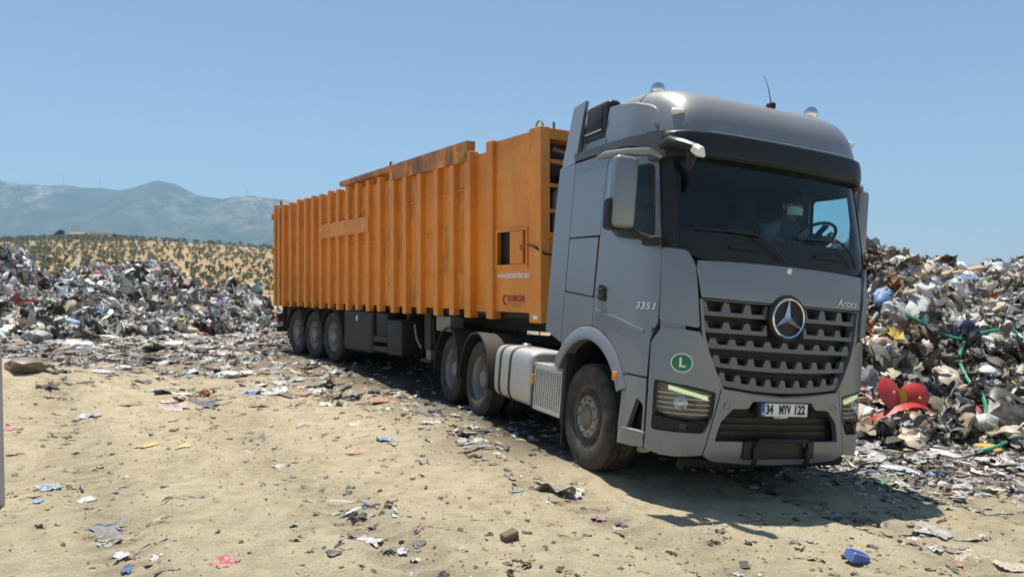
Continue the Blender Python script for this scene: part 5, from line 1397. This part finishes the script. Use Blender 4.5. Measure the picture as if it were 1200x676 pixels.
def heap(name, fn, n, xr, yr, size, pw, base, label, seed, thr=.12, step=.16, far=None, dark=.34):
    rs = np.random.RandomState(seed)
    ax_ = np.arange(xr[0], xr[1], step); ay = np.arange(yr[0], yr[1], step); A, B = np.meshgrid(ax_, ay); Hh = fn(A, B)
    zz = ground_z(A, B)+Hh-.04+(.10*fbm(A*4, B*4, 2)+step*.35*(rs.rand(*A.shape)-.5))*(Hh > thr); zz = np.where(Hh > thr*.4, zz, ground_z(A, B)-.30)
    n1, n0 = A.shape; ii = np.arange(n1*n0).reshape(n1, n0); t1 = np.stack([ii[:-1, :-1], ii[:-1, 1:], ii[1:, 1:]], -1).reshape(-1, 3); t2 = np.stack([ii[:-1, :-1], ii[1:, 1:], ii[1:, :-1]], -1).reshape(-1, 3)
    tr0 = np.vstack([t1, t2]); keep = (Hh.ravel()[tr0] > thr*.4).any(1); tr0 = tr0[keep]
    co0 = np.stack([A.ravel(), B.ravel(), zz.ravel()], 1); cl0 = .55*np.tile(np.array(base), (len(co0), 1))*(1+.7*fbm(A*2.3, B*2.3, 3).ravel()[:, None])+.45*pick_cols(rs, len(co0), pw)
    x = rs.uniform(*xr, n*3); y = rs.uniform(*yr, n*3); hh = fn(x, y); ok = (hh > thr) & clear_of_truck(x, y)
    if far is not None: ok &= (y < far) | (rs.rand(len(x)) < .35)
    x, y, hh = x[ok][:n], y[ok][:n], hh[ok][:n]; m = len(x)
    s = size*np.exp(rs.normal(0, .62, m)); s = np.clip(s, size*.35, size*2.3)
    z = ground_z(x, y)+hh+rs.uniform(-.06, .10, m)*np.minimum(1, s/size)
    nr = surf_normal(lambda a, b: ground_z(a, b)+fn(a, b), x, y)
    # waste lies in loads: neighbouring pieces share a tone
    tone = fbm(x*.9+seed, y*.9, 2); c = pick_cols(rs, m, pw)*(1.32 if dark > .3 else 1.18)*np.exp((1.3 if dark < .3 else .7)*np.clip(tone, -.7, .3))[:, None]; dk = fbm(x*1.3+40, y*1.3+z, 2) > dark; c[dk] *= rs.uniform(.12, .5, (dk.sum(), 1))
    co, tri, cl = scatter(np.stack([x, y, z], 1), s, np.clip(c, .01, .75), nr, rs, .55)
    o = fast_mesh(name, np.vstack([co0, co]), np.vstack([tr0, tri+len(co0)]), M['waste'], np.vstack([np.clip(cl0, .01, 1), cl]), False)
    o.data.shade_smooth(); o.data.set_sharp_from_angle(angle=R_(42))
    return tag(o, label, 'garbage heap', None, 'stuff')
heap('garbage_heap', heap_left, 13000, (-30, -5.2), (19.0, 47), .275, PWL, (.15, .13, .105), 'wide heap of mixed household garbage left of the orange trailer', 21, far=34)
heap('garbage_heap', heap_right, 12000, (3.4, 15.5), (8.4, 22), .162, PWR, (.06, .05, .038), 'steep heap of garbage right of the truck cab', 22, thr=.08, step=.10, far=16, dark=.21)

# litter trodden into the ground, too small to count
rs = np.random.RandomState(31); n = 40000
x = np.concatenate([rs.uniform(-24, 3, n//2), rs.uniform(2, 11, n//4), rs.uniform(-7, 7, n//4)]); y = np.concatenate([rs.uniform(9, 26, n//2), rs.uniform(5.5, 11, n//4), rs.uniform(3.8, 12, n//4)])
pr = np.clip(soil(x, y)*.95+.008, 0, 1); pr = pr*(.35+1.2*np.clip(.5+fbm(x*.6, y*.6, 2), 0, 1)); ok = (rs.rand(n) < pr) & (heap_left(x, y) < .3) & (heap_right(x, y) < .2)
ctk = clear_of_truck(x, y); ok &= ctk | (rs.rand(n) < .5)
x, y, ctk = x[ok], y[ok], ctk[ok]; s = np.clip(.085*np.exp(rs.normal(0, .6, len(x))), .025, .34)*np.where(y > 15, 1.55, 1.0); s = np.where(ctk, s, np.minimum(s, .10)); s = np.where((y < 10.5) & (soil(x, y) < .35), np.minimum(s, .085), s)
co, tri, cl = scatter(np.stack([x, y, ground_z(x, y)+s*.05], 1), s, pick_cols(rs, len(x), PWL), surf_normal(ground_z, x, y), rs, .10, AWF, .55)
lt = fast_mesh('trodden_litter', co, tri, M['waste'], cl, False); tag(lt, 'trampled scraps of litter scattered over the dirt', 'litter', None, 'stuff')
# stones and clods
n = 9000; x = rs.uniform(-7, 8, n); y = 3.8+9*rs.rand(n)**1.3; d_ = clear_of_truck(x, y); x, y = x[d_], y[d_]
s = np.clip(.0075*np.exp(rs.normal(0, .55, len(x))), .004, .035); p, f = _I[1]; pr_ = p*(1+.25*np.random.RandomState(3).normal(size=(len(p), 1)))
a = rs.rand(len(x))*6.28; sc = s[:, None]*(1+rs.normal(0, .25, (len(x), 3)))*np.array([1, .8, .55]); q = pr_[None]*sc[:, None, :]
w = np.stack([q[..., 0]*np.cos(a)[:, None]-q[..., 1]*np.sin(a)[:, None]+x[:, None], q[..., 0]*np.sin(a)[:, None]+q[..., 1]*np.cos(a)[:, None]+y[:, None], q[..., 2]+(ground_z(x, y)+s*.15)[:, None]], -1)
cc = np.array([(.38, .30, .19), (.46, .38, .26), (.28, .22, .15), (.20, .17, .13), (.55, .50, .42)])[rs.choice(5, len(x), p=[.34, .3, .2, .1, .06])]
st_ = fast_mesh('pebbles', w.reshape(-1, 3), (f[None]+(np.arange(len(x))*len(p))[:, None, None]).reshape(-1, 3), M['waste'], np.repeat(cc, len(p), 0), False)
tag(st_, 'pebbles and clods strewn over the sandy ground', 'pebbles', None, 'stuff')

# twigs, dark crumbs and shreds on the sand
n = 5200; x = rs.uniform(-7, 8, n); y = 3.8+8.5*rs.rand(n)**1.2; d_ = clear_of_truck(x, y) & (rs.rand(n) < .06+2.4*np.clip(fbm(x*.8, y*.8, 3)-.02, 0, 1)); x, y = x[d_], y[d_]
s = np.clip(.036*np.exp(rs.normal(0, .55, len(x))), .012, .085); cc = np.array([(.10, .075, .05), (.18, .14, .095), (.05, .042, .034), (.38, .32, .23), (.30, .24, .16)])[rs.choice(5, len(x), p=[.3, .25, .2, .12, .13])]
co, tri, cl = scatter(np.stack([x, y, ground_z(x, y)+.004], 1), s, cc, surf_normal(ground_z, x, y), rs, .08, AWF, .6)
tw = fast_mesh('twigs_and_shreds', co, tri, M['waste'], cl, False); tag(tw, 'tiny twigs and dark shreds on the sand', 'twigs', None, 'stuff')

# ------------------------------------------------------------------ single pieces one can pick out
def obj_mat():
    q = NB('waste_piece'); oi = q.add('ShaderNodeObjectInfo'); co = q.coord('Object')
    n = q.noise(co, 3.2, 5, .65); m = q.noise(co, 16, 4, .6)
    c = q.mix(q.math('MULTIPLY', q.ramp(n, [(.40, 0), (.70, 1)]), .50), oi.outputs['Color'], (.27, .22, .15))
    c = q.mix(q.math('MULTIPLY', q.ramp(m, [(.58, 0), (.75, 1)]), .35), c, (.10, .085, .065))
    q.color(c).set(Roughness=.48); q.bump(n, .25, .03); return q.m
M['piece'] = obj_mat()
def piece_mesh(kind, seed):
    p, f = {'bag': lambda: bag(seed, 3), 'sheet': lambda: sheet(seed, 15, 1.2), 'rag': lambda: sheet(seed, 12, .75), 'flat': lambda: sheet(seed, 12, .55), 'carton': lambda: carton(seed), 'ribbon': lambda: ribbon(seed, 14), 'bottle': lambda: bottle(seed)}[kind]()
    me = bpy.data.meshes.new(kind); me.from_pydata(p.tolist(), [], f.tolist()); me.materials.append(M['piece'])
    if kind != 'carton': me.shade_smooth(); me.set_sharp_from_angle(angle=R_(36))
    return me
PM = {k: [piece_mesh(k, 500+17*i+ord(k[0])) for i in range(5)] for k in ('bag', 'sheet', 'rag', 'flat', 'carton', 'ribbon', 'bottle')}
prs = random.Random(77)
def piece(name, kind, u, v, wpx, col, label, cat, hfac=1.0, rz=None, top=True, group=None, asp=1.0, tilt=None):
    """one piece lying on what it touches at pixel (u, v) and wpx pixels wide there"""
    P = place(u, v, top); s = wpx*P.y/880
    o = bpy.data.objects.new(name, prs.choice(PM[kind])); COL.objects.link(o)
    o.location = P+Vector((0, 0, .003+(.04 if kind == 'carton' else .0)*s)); o.scale = (s, s*asp, s*hfac); o.color = (*col, 1)
    nr = surf_normal(top_z if top else ground_z, np.array([P.x]), np.array([P.y]), .15)[0]
    k = .0 if tilt is None else tilt
    qn = Vector((nr[0]*.8, nr[1]*.8-k, nr[2])).normalized().to_track_quat('Z', 'Y'); o.rotation_mode = 'QUATERNION'
    from mathutils import Quaternion
    o.rotation_quaternion = qn @ Quaternion((0, 0, 1), prs.uniform(-.5, .5) if rz is None else rz)
    return tag(o, label, cat, group)
W_, BL, LB, BK, PU, RD, PK, YE, GR_, BE, BR, GY, OG = (.62, .61, .58), (.07, .20, .46), (.30, .46, .58), (.018, .018, .02), (.14, .13, .36), (.46, .04, .035), (.55, .20, .24), (.55, .38, .05), (.05, .26, .14), (.46, .39, .29), (.20, .145, .09), (.27, .275, .28), (.58, .20, .06)
# left heap
piece('tarpaulin', 'rag', 266, 362, 50, (.17, .15, .42), 'crumpled violet-blue tarpaulin on the heap left of the trailer', 'tarpaulin', 1.1, .25, asp=.8)
piece('plastic_bag', 'bag', 128, 326, 16, BL, 'blue bag standing on the crest of the left heap', 'plastic bag', 2.0)
piece('plastic_bag', 'bag', 85, 378, 22, LB, 'light blue bag low on the left heap', 'plastic bag', .9)
piece('plastic_sheet', 'rag', 180, 352, 26, LB, 'pale blue film sheet in the middle of the left heap', 'plastic sheet')
piece('stuffed_sack', 'bag', 44, 397, 36, (.33, .34, .33), 'grey stuffed sack with yellow scrap on it at far left', 'sack', .9)
piece('scrap', 'rag', 43, 389, 9, (.62, .55, .03), 'bright yellow scrap lying on the grey sack', 'scrap')
piece('stuffed_sack', 'bag', 32, 432, 52, (.17, .13, .085), 'brown stuffed sack on the sand bank at the left', 'sack', .75, .1)
piece('plastic_bag', 'bag', 95, 410, 36, W_, 'big white bag at the foot of the left heap', 'plastic bag', .8)
piece('tarpaulin', 'rag', 268, 324, 36, (.30, .32, .34), 'grey tarpaulin on top of the mound nearest the trailer', 'tarpaulin', 1.0, asp=.7)
piece('plastic_tub', 'carton', 234, 391, 15, (.50, .07, .04), 'small red tub at the foot of the left heap', 'tub', 1.5)
piece('rag', 'rag', 298, 403, 22, PK, 'pink rag on the dirt behind the trailer', 'rag', .6)
piece('plastic_bag', 'bag', 115, 411, 14, YE, 'yellow bag at the foot of the left heap', 'plastic bag')
piece('plastic_bag', 'bag', 238, 416, 22, BK, 'small black bag on the dirt in front of the left heap', 'plastic bag', .7)
piece('stuffed_sack', 'bag', 145, 433, 24, W_, 'white bag on the dirt below the black bag', 'sack', .6)
piece('plastic_bag', 'bag', 268, 441, 34, W_, 'white bag lying longways before the heap, right one of two', 'plastic bag', .55, .3)
piece('plastic_sheet', 'sheet', 232, 437, 34, (.55, .60, .62), 'pale grey film sheet left of the two long white bags', 'plastic sheet', .6)
piece('plastic_bag', 'bag', 205, 396, 20, BK, 'black bag near the foot of the left heap', 'plastic bag', .8)
piece('rag', 'rag', 168, 447, 22, (.06, .065, .08), 'dark blue-grey rag on the dirt left of the white bags', 'rag', .6)
piece('plastic_sheet', 'sheet', 325, 452, 42, (.52, .50, .45), 'large pale crumpled sheet on the dirt left of the trailer wheels', 'plastic sheet', .55)
piece('plastic_sheet', 'sheet', 372, 460, 34, (.58, .56, .52), 'white crumpled sheet before the trailer wheels', 'plastic sheet', .6)
piece('cardboard', 'carton', 352, 463, 20, (.38, .24, .13), 'brown cardboard piece between pale sheets before the trailer', 'cardboard', .3)
piece('cardboard', 'carton', 447, 470, 22, (.42, .20, .10), 'reddish brown cardboard in front of the trailer box', 'cardboard', .3)
piece('plastic_sheet', 'sheet', 472, 464, 32, (.50, .45, .36), 'beige crumpled sheet beside the reddish cardboard', 'plastic sheet', .7)
piece('plastic_bag', 'bag', 438, 461, 18, BK, 'black bag left of the reddish cardboard before the trailer', 'plastic bag', .7)
piece('plastic_sheet', 'flat', 455, 480, 12, W_, 'small white sheet below the reddish cardboard', 'plastic sheet')
# right heap
piece('plastic_bag', 'bag', 1037, 352, 32, (.06, .17, .36), 'dark blue bag high on the right heap beside the cab', 'plastic bag', 1.0, tilt=.3)
piece('plastic_bag', 'bag', 1131, 372, 13, BL, 'small bright blue bag on the right heap', 'plastic bag', 1.2, tilt=.3)
piece('plastic_sheet', 'sheet', 1136, 347, 22, LB, 'light blue film hanging below the crest of the right heap', 'plastic sheet', 1.0, tilt=.8)
piece('plastic_bag', 'bag', 1166, 314, 20, LB, 'pale blue bag on the far mound at the right edge', 'plastic bag', 1.1)
piece('plastic_sheet', 'sheet', 1158, 346, 28, OG, 'orange-red film sheet on the far mound at the right edge', 'plastic sheet', .8)
piece('rug', 'bag', 1188, 352, 28, (.03, .026, .024), 'black rolled rug on the far mound at the right edge', 'rug', .7)
piece('plastic_bag', 'bag', 1023, 402, 18, (.60, .24, .14), 'salmon-coloured bag beside the truck grille', 'plastic bag', .9)
piece('plastic_bag', 'bag', 1080, 377, 20, (.60, .59, .55), 'white bag in the middle of the right heap', 'plastic bag', 1.3, tilt=.3)
piece('plastic_sheet', 'sheet', 1166, 455, 58, (.22, .225, .23), 'large grey plastic film bunched on the right heap', 'plastic sheet', 1.2, .6, tilt=.5)
piece('plastic_bag', 'bag', 1178, 492, 60, BK, 'big shiny black bag low on the right heap', 'plastic bag', .75, tilt=.1)
piece('plastic_bag', 'bag', 1128, 482, 26, BK, 'black bag left of the big shiny one on the right heap', 'plastic bag', .8)
piece('plastic_bag', 'bag', 1168, 510, 26, (.58, .58, .55), 'clear white bag at the foot of the right heap', 'plastic bag', .8)
piece('net_bag', 'bag', 1160, 526, 34, (.48, .36, .07), 'yellow net bag at the foot of the right heap', 'net', .5)
piece('plastic_bag', 'bag', 1112, 450, 36, (.44, .39, .31), 'beige bag left of the green hose on the right heap', 'plastic bag', .9, tilt=.3)
piece('plastic_bag', 'bag', 1030, 505, 22, (.42, .52, .55), 'pale blue-white bag beside the right bumper corner', 'plastic bag', .8)
piece('plastic_bag', 'bag', 1065, 505, 30, (.26, .29, .31), 'grey bag under the red plastic shell', 'plastic bag', .7)
piece('plastic_bag', 'bag', 1060, 448, 26, (.045, .040, .036), 'black bag above the red plastic shell', 'plastic bag', .8, tilt=.3)
piece('rag', 'rag', 1040, 520, 22, (.15, .12, .20), 'dark violet rag on the dirt beside the bumper', 'rag', .8)
piece('plastic_bag', 'bag', 1150, 378, 30, (.40, .40, .40), 'long grey bag above the green hose loop', 'plastic bag', .6, tilt=.2)
# plank on the crest
pp = place(1118, 326); pk = MB().box(-.55, .55, -.06, .06, -.02, .02, .004).build('plank', plain('old_wood', (.42, .29, .17), .8), None); pk.location = pp+Vector((-.05, -.1, .10)); pk.rotation_euler = (R_(20), R_(-9), R_(12)); tag(pk, 'wooden plank sticking out near the crest of the right heap', 'plank')
# green hoses
M['greenhose'] = plain('green_hose', (.035, .24, .14), .4, 0, .15)
def hose(pts, r, label, lift=.05):
    q = [place(u, v)+Vector((0, -.05, lift)) for u, v in pts]; out = []
    for i in range(len(q)-1):
        p0, p1, p2, p3 = q[max(i-1, 0)], q[i], q[i+1], q[min(i+2, len(q)-1)]
        for k in range(6):
            t = k/6; out.append(.5*((2*p1)+(p2-p0)*t+(2*p0-5*p1+4*p2-p3)*t*t+(3*p1-p0-3*p2+p3)*t**3))
    out.append(q[-1]); o = MB().tube(out, r, 8).build('garden_hose', M['greenhose'], None); tag(o, label, 'hose'); return o
hose([(1026, 362), (1050, 374), (1080, 389), (1108, 402), (1130, 405), (1150, 400), (1168, 396)], .026, 'green hose running from the cab across the right heap', .10)
hose([(1134, 404), (1126, 412), (1122, 428), (1127, 446), (1138, 462), (1149, 476), (1155, 497)], .026, 'green hose curling down the face of the right heap', .10)
hose([(1184, 396), (1192, 402), (1204, 412)], .024, 'green hose end at the right edge of the picture', .10)
hose([(1140, 534), (1158, 531), (1176, 524)], .022, 'short green hose piece beside the yellow net bag', .06)
# red plastic shell: two round flaps on a brim with a yellow cushion
rp0 = place(1048, 488); red = empty('plastic_shell', rp0+Vector((0, -.08, .06)), (R_(8), R_(-3), R_(10))); red.scale = (1.35, 1.35, 1.3); tag(red, 'broken red plastic shell with two round flaps and a yellow inside', 'plastic shell')
M['redplastic'] = plain('red_plastic', (.46, .035, .03), .38, 0, .2, 4); M['yellowplastic'] = plain('yellow_plastic', (.60, .36, .03), .45, 0, .15, 5)
def dish(r, c, tx, tz, mat, nm, ry=0, dep=.35, asp=1.0):
    mb = MB(); P = []
    for i in range(7):
        k = i/6; P.append([(r*k*math.cos(2*math.pi*j/28)*asp, -dep*r*(1-k*k), r*k*math.sin(2*math.pi*j/28)) for j in range(29)])
    for i in range(6, -1, -1):
        k = i/6; P.append([(r*k*.96*math.cos(2*math.pi*j/28)*asp, -dep*r*(1-k*k)+.012, r*k*.96*math.sin(2*math.pi*j/28)) for j in range(29)])
    mb.grid(P); mb.xf(Matrix.Translation(c) @ Euler((R_(tx), R_(ry), R_(tz))).to_matrix().to_4x4()); return mb.build(nm, mat, red)
dish(.155, (-.08, .02, .21), -25, 18, M['redplastic'], 'flap', 8, .25, 1.05)
dish(.135, (.20, .03, .15), -20, -22, M['redplastic'], 'flap', 0, .35)
dish(.085, (.02, .0, .16), -15, 5, M['yellowplastic'], 'cushion', 0, -.5)
br = MB(); P = []
for i in range(9):
    r = .10+.035*i; P.append([(x*1.0, -.05-.25*r*math.cos(x*3.2), .03+.10*math.cos(x*5)-.10*r+.02*math.sin(9*x)) for x in lin(-.34, .34, 20)])
br.grid(P); br.build('brim', M['redplastic'], red)
rv = MB()
for x, z in ((-.10, .24), (.18, .16), (.05, .05)): rv.lathe([(-.012, .0), (-.012, .014), (.0, .016), (0, 0)], c=(x, -.07, z), n=10)
rv.build('knob', M['yellowplastic'], red)
# foreground litter on the sand
F = False
bxp = place(1004, 660, F); bb_ = empty('small_box', bxp+Vector((0, 0, .04)), (R_(14), R_(20), R_(25))); tag(bb_, 'small blue printed carton lying on the sand at lower right', 'box')
M['cartonblue'] = plain('carton_blue', (.10, .17, .42), .5, 0, .2, 20); MB().box(-.075, .075, -.045, .045, -.035, .035, .004).build('carton_body', M['cartonblue'], bb_); MB().box(-.076, .076, -.02, .02, .0352, .037).build('carton_band', plain('carton_band', (.03, .05, .22), .5), bb_); MB().box(.0752, .077, -.035, .035, -.025, .025).build('carton_end', M['ink'], bb_)
bk = place(597, 633, F); bo = MB().box(-.06, .06, -.035, .035, -.03, .03, .006).build('brown_block', plain('wood_block', (.15, .105, .06), .85, 0, .3, 20), None); bo.location = bk+Vector((0, 0, .03)); bo.rotation_euler = (R_(8), R_(-12), R_(35)); tag(bo, 'brown wooden block on the sand at bottom centre', 'block')
for args in (
    ('rag', 'rag', 263, 659, 36, (.42, .09, .14), 'crumpled pink-red rag on the sand at bottom left', 'rag', .8),
    ('plastic_sheet', 'rag', 449, 516, 24, (.16, .28, .50), 'crumpled blue plastic sheet on the sand before the drive wheels', 'plastic sheet', 1.0),
    ('cardboard', 'flat', 460, 521, 18, BE, 'beige paper scrap beside the blue plastic sheet', 'cardboard', 1.0),
    ('rag', 'rag', 16, 502, 22, (.45, .15, .14), 'red rag on the sand bank at the left', 'rag', .6),
    ('scrap', 'flat', 173, 523, 30, (.60, .42, .10), 'yellow paper scrap on the sand, left one of two', 'scrap', .8),
    ('scrap', 'flat', 217, 523, 26, (.55, .44, .17), 'pale yellow paper scrap right of the brighter yellow one', 'scrap', .6),
    ('rag', 'rag', 58, 571, 30, (.26, .36, .42), 'blue-grey rag on the sand at the left', 'rag', .7),
    ('plastic_sheet', 'flat', 45, 588, 18, (.16, .34, .62), 'small bright blue plastic scrap at the left', 'plastic scrap', 1.0),
    ('plastic_bag', 'bag', 101, 587, 24, (.46, .47, .42), 'pale clear bag on the sand at the left', 'plastic bag', .5),
    ('stick', 'ribbon', 202, 587, 30, (.10, .07, .045), 'dark piece of bark on the sand left of centre', 'bark', .8),
    ('stone', 'bag', 391, 651, 20, (.05, .045, .04), 'black stone on the sand at bottom left of centre', 'stone', .6),
    ('cardboard', 'flat', 155, 474, 26, (.25, .19, .10), 'olive-brown cardboard on the sand at the left', 'cardboard', .3),
    ('rag', 'rag', 105, 487, 24, (.36, .37, .38), 'grey-white rag on the sand below the sack', 'rag', .7),
    ('scrap', 'flat', 412, 498, 26, (.55, .50, .42), 'pale paper scrap on the sand left of the blue sheet', 'scrap', .8),
    ('scrap', 'flat', 415, 531, 20, (.52, .22, .17), 'faded red paper scrap on the sand below the blue sheet', 'scrap', .6),
    ('scrap', 'flat', 1124, 664, 10, (.60, .16, .06), 'orange scrap on the sand at lower right', 'scrap', 1.0),
    ('rag', 'rag', 1138, 655, 40, (.40, .34, .26), 'sand-coloured twisted rag at lower right', 'rag', 1.0),
    ('rag', 'rag', 1092, 622, 40, (.36, .34, .30), 'grey-beige flattened rag in front of the right heap', 'rag', .6),
    ('rag', 'flat', 1130, 632, 34, (.30, .28, .26), 'dark grey flattened rag right of the beige one', 'rag', .8),
    ('plastic_sheet', 'rag', 1140, 577, 36, (.36, .38, .38), 'grey plastic film on the dirt before the right heap', 'plastic sheet', .6),
    ('cardboard', 'flat', 1130, 556, 26, (.36, .25, .13), 'tan cardboard piece on the dirt before the right heap', 'cardboard', .35),
    ('cardboard', 'flat', 1185, 664, 34, (.40, .35, .27), 'flat pale cardboard at the lower right corner', 'cardboard', .6),
    ('scrap', 'flat', 880, 606, 34, (.40, .35, .27), 'pale scrap at the edge of the cab shadow', 'scrap', .9),
    ('scrap', 'flat', 680, 566, 22, (.42, .36, .27), 'beige scrap on the sand left of the front wheel shadow', 'scrap', .8),
    ('scrap', 'flat', 508, 495, 22, (.50, .46, .38), 'pale scrap on the sand right of the blue sheet', 'scrap', .8),
    ('plastic_sheet', 'rag', 545, 478, 26, (.34, .35, .35), 'grey film beside the rear drive wheel', 'plastic sheet', .8),
    ('cardboard', 'flat', 330, 546, 34, (.44, .38, .29), 'flat sandy cardboard on the ground left of centre', 'cardboard', .4),
    ('rag', 'rag', 205, 478, 30, (.42, .34, .30), 'faded pinkish rag on the sand below the white bags', 'rag', .5),
    ('bottle', 'bottle', 352, 500, 18, (.42, .45, .46), 'clear plastic bottle on the sand left of centre', 'bottle', 1.0),
):
    piece(args[0], args[1], args[2], args[3], args[4], args[5], args[6], args[7], args[8], None, F)
# ordinary bags and sheets one can still tell apart, in the heaps and on the dirt
CN = [('white', (.60, .59, .56)), ('grey', (.30, .30, .30)), ('beige', (.45, .38, .28)), ('black', (.02, .02, .022)), ('brown', (.20, .14, .09))]
def many(n, box, wr, where, grp, kinds, seed, sides, top=True, hf=(.6, 1.1)):
    r = random.Random(seed)
    for k in range(n):
        u, v = r.uniform(box[0], box[2]), r.uniform(box[1], box[3]); P = place(u, v, top)
        if not clear_of_truck(np.array([P.x]), np.array([P.y]))[0]: continue
        kd = r.choice(kinds); cn, c = r.choices(CN, (5, 3, 4, 3, 3))[0]
        nm = {'bag': 'plastic_bag', 'sheet': 'plastic_sheet', 'rag': 'rag', 'carton': 'cardboard', 'flat': 'scrap'}[kd]
        fx = (u-box[0])/(box[2]-box[0]); fy = (v-box[1])/(box[3]-box[1]); wpx = r.uniform(*wr)
        side = sides[min(int(fx*len(sides)), len(sides)-1)]; lev = ('high in', 'halfway down', 'low in')[min(int(fy*3), 2)]
        sz = 'small' if wpx < wr[0]+(wr[1]-wr[0])*.33 else ('big' if wpx > wr[0]+(wr[1]-wr[0])*.67 else 'mid-size')
        kn = nm.replace('_', ' ').replace('plastic sheet', 'film'); nm2 = nm.replace('_', ' ')
        piece(nm, kd, u, v, wpx, c, f'{sz} {cn} {kn.replace("plastic ", "")}, {lev} {where}, {side}', nm2, r.uniform(*hf), r.uniform(-3, 3), top, f'{sz} {cn} {kn}s {grp}')
L_ = ('at the far left', 'left of its middle', 'below the crest with the blue bag', 'near the violet tarpaulin', 'beside the trailer')
R__ = ('beside the truck cab', 'above the red plastic shell', 'left of the green hose', 'right of the green hose', 'by the right edge')
many(120, (0, 332, 318, 392), (9, 26), 'left heap', 'in the left heap', ('bag', 'sheet', 'sheet', 'rag'), 1, L_)
many(105, (10, 390, 300, 440), (10, 34), 'dirt before left heap', 'before the left heap', ('bag', 'sheet', 'rag', 'flat'), 2, L_, True, (.4, .8))
many(150, (1022, 300, 1200, 520), (12, 38), 'right heap', 'in the right heap', ('bag', 'sheet', 'sheet', 'rag'), 3, R__)
many(26, (1020, 520, 1200, 590), (10, 26), 'dirt before right heap', 'before the right heap', ('rag', 'flat', 'sheet'), 4, R__, True, (.35, .7))
many(64, (180, 428, 520, 478), (9, 34), 'litter strip by trailer', 'before the trailer', ('rag', 'flat', 'sheet'), 5, ('left of the trailer wheels', 'before the trailer wheels', 'before the tool box', 'before the landing leg'), True, (.4, .8))
# grey panel cut off by the left edge
gp0 = place(0, 592, F); pn = empty('grey_panel', (gp0.x-.22, gp0.y, gp0.z-.02), (R_(-2), R_(-3.2), R_(-8))); tag(pn, 'pale grey ribbed panel standing at the left edge of the picture', 'panel')
M['panelgrey'] = dusty('grey_panel_paint', (.52, .52, .50), .5, 0, amount=.4, z0=0, z1=.8); MB().box(-.5, .255, -.03, .03, 0, 1.30, .01).build('sheet', M['panelgrey'], pn)
for z in (.08, .16, .24): MB().box(-.5, .20, -.045, -.031, z, z+.035, .005).build('rib', M['panelgrey'], pn)
MB().box(.22, .262, -.045, .04, .0, 1.31, .008).build('edge_post', M['panelgrey'], pn)
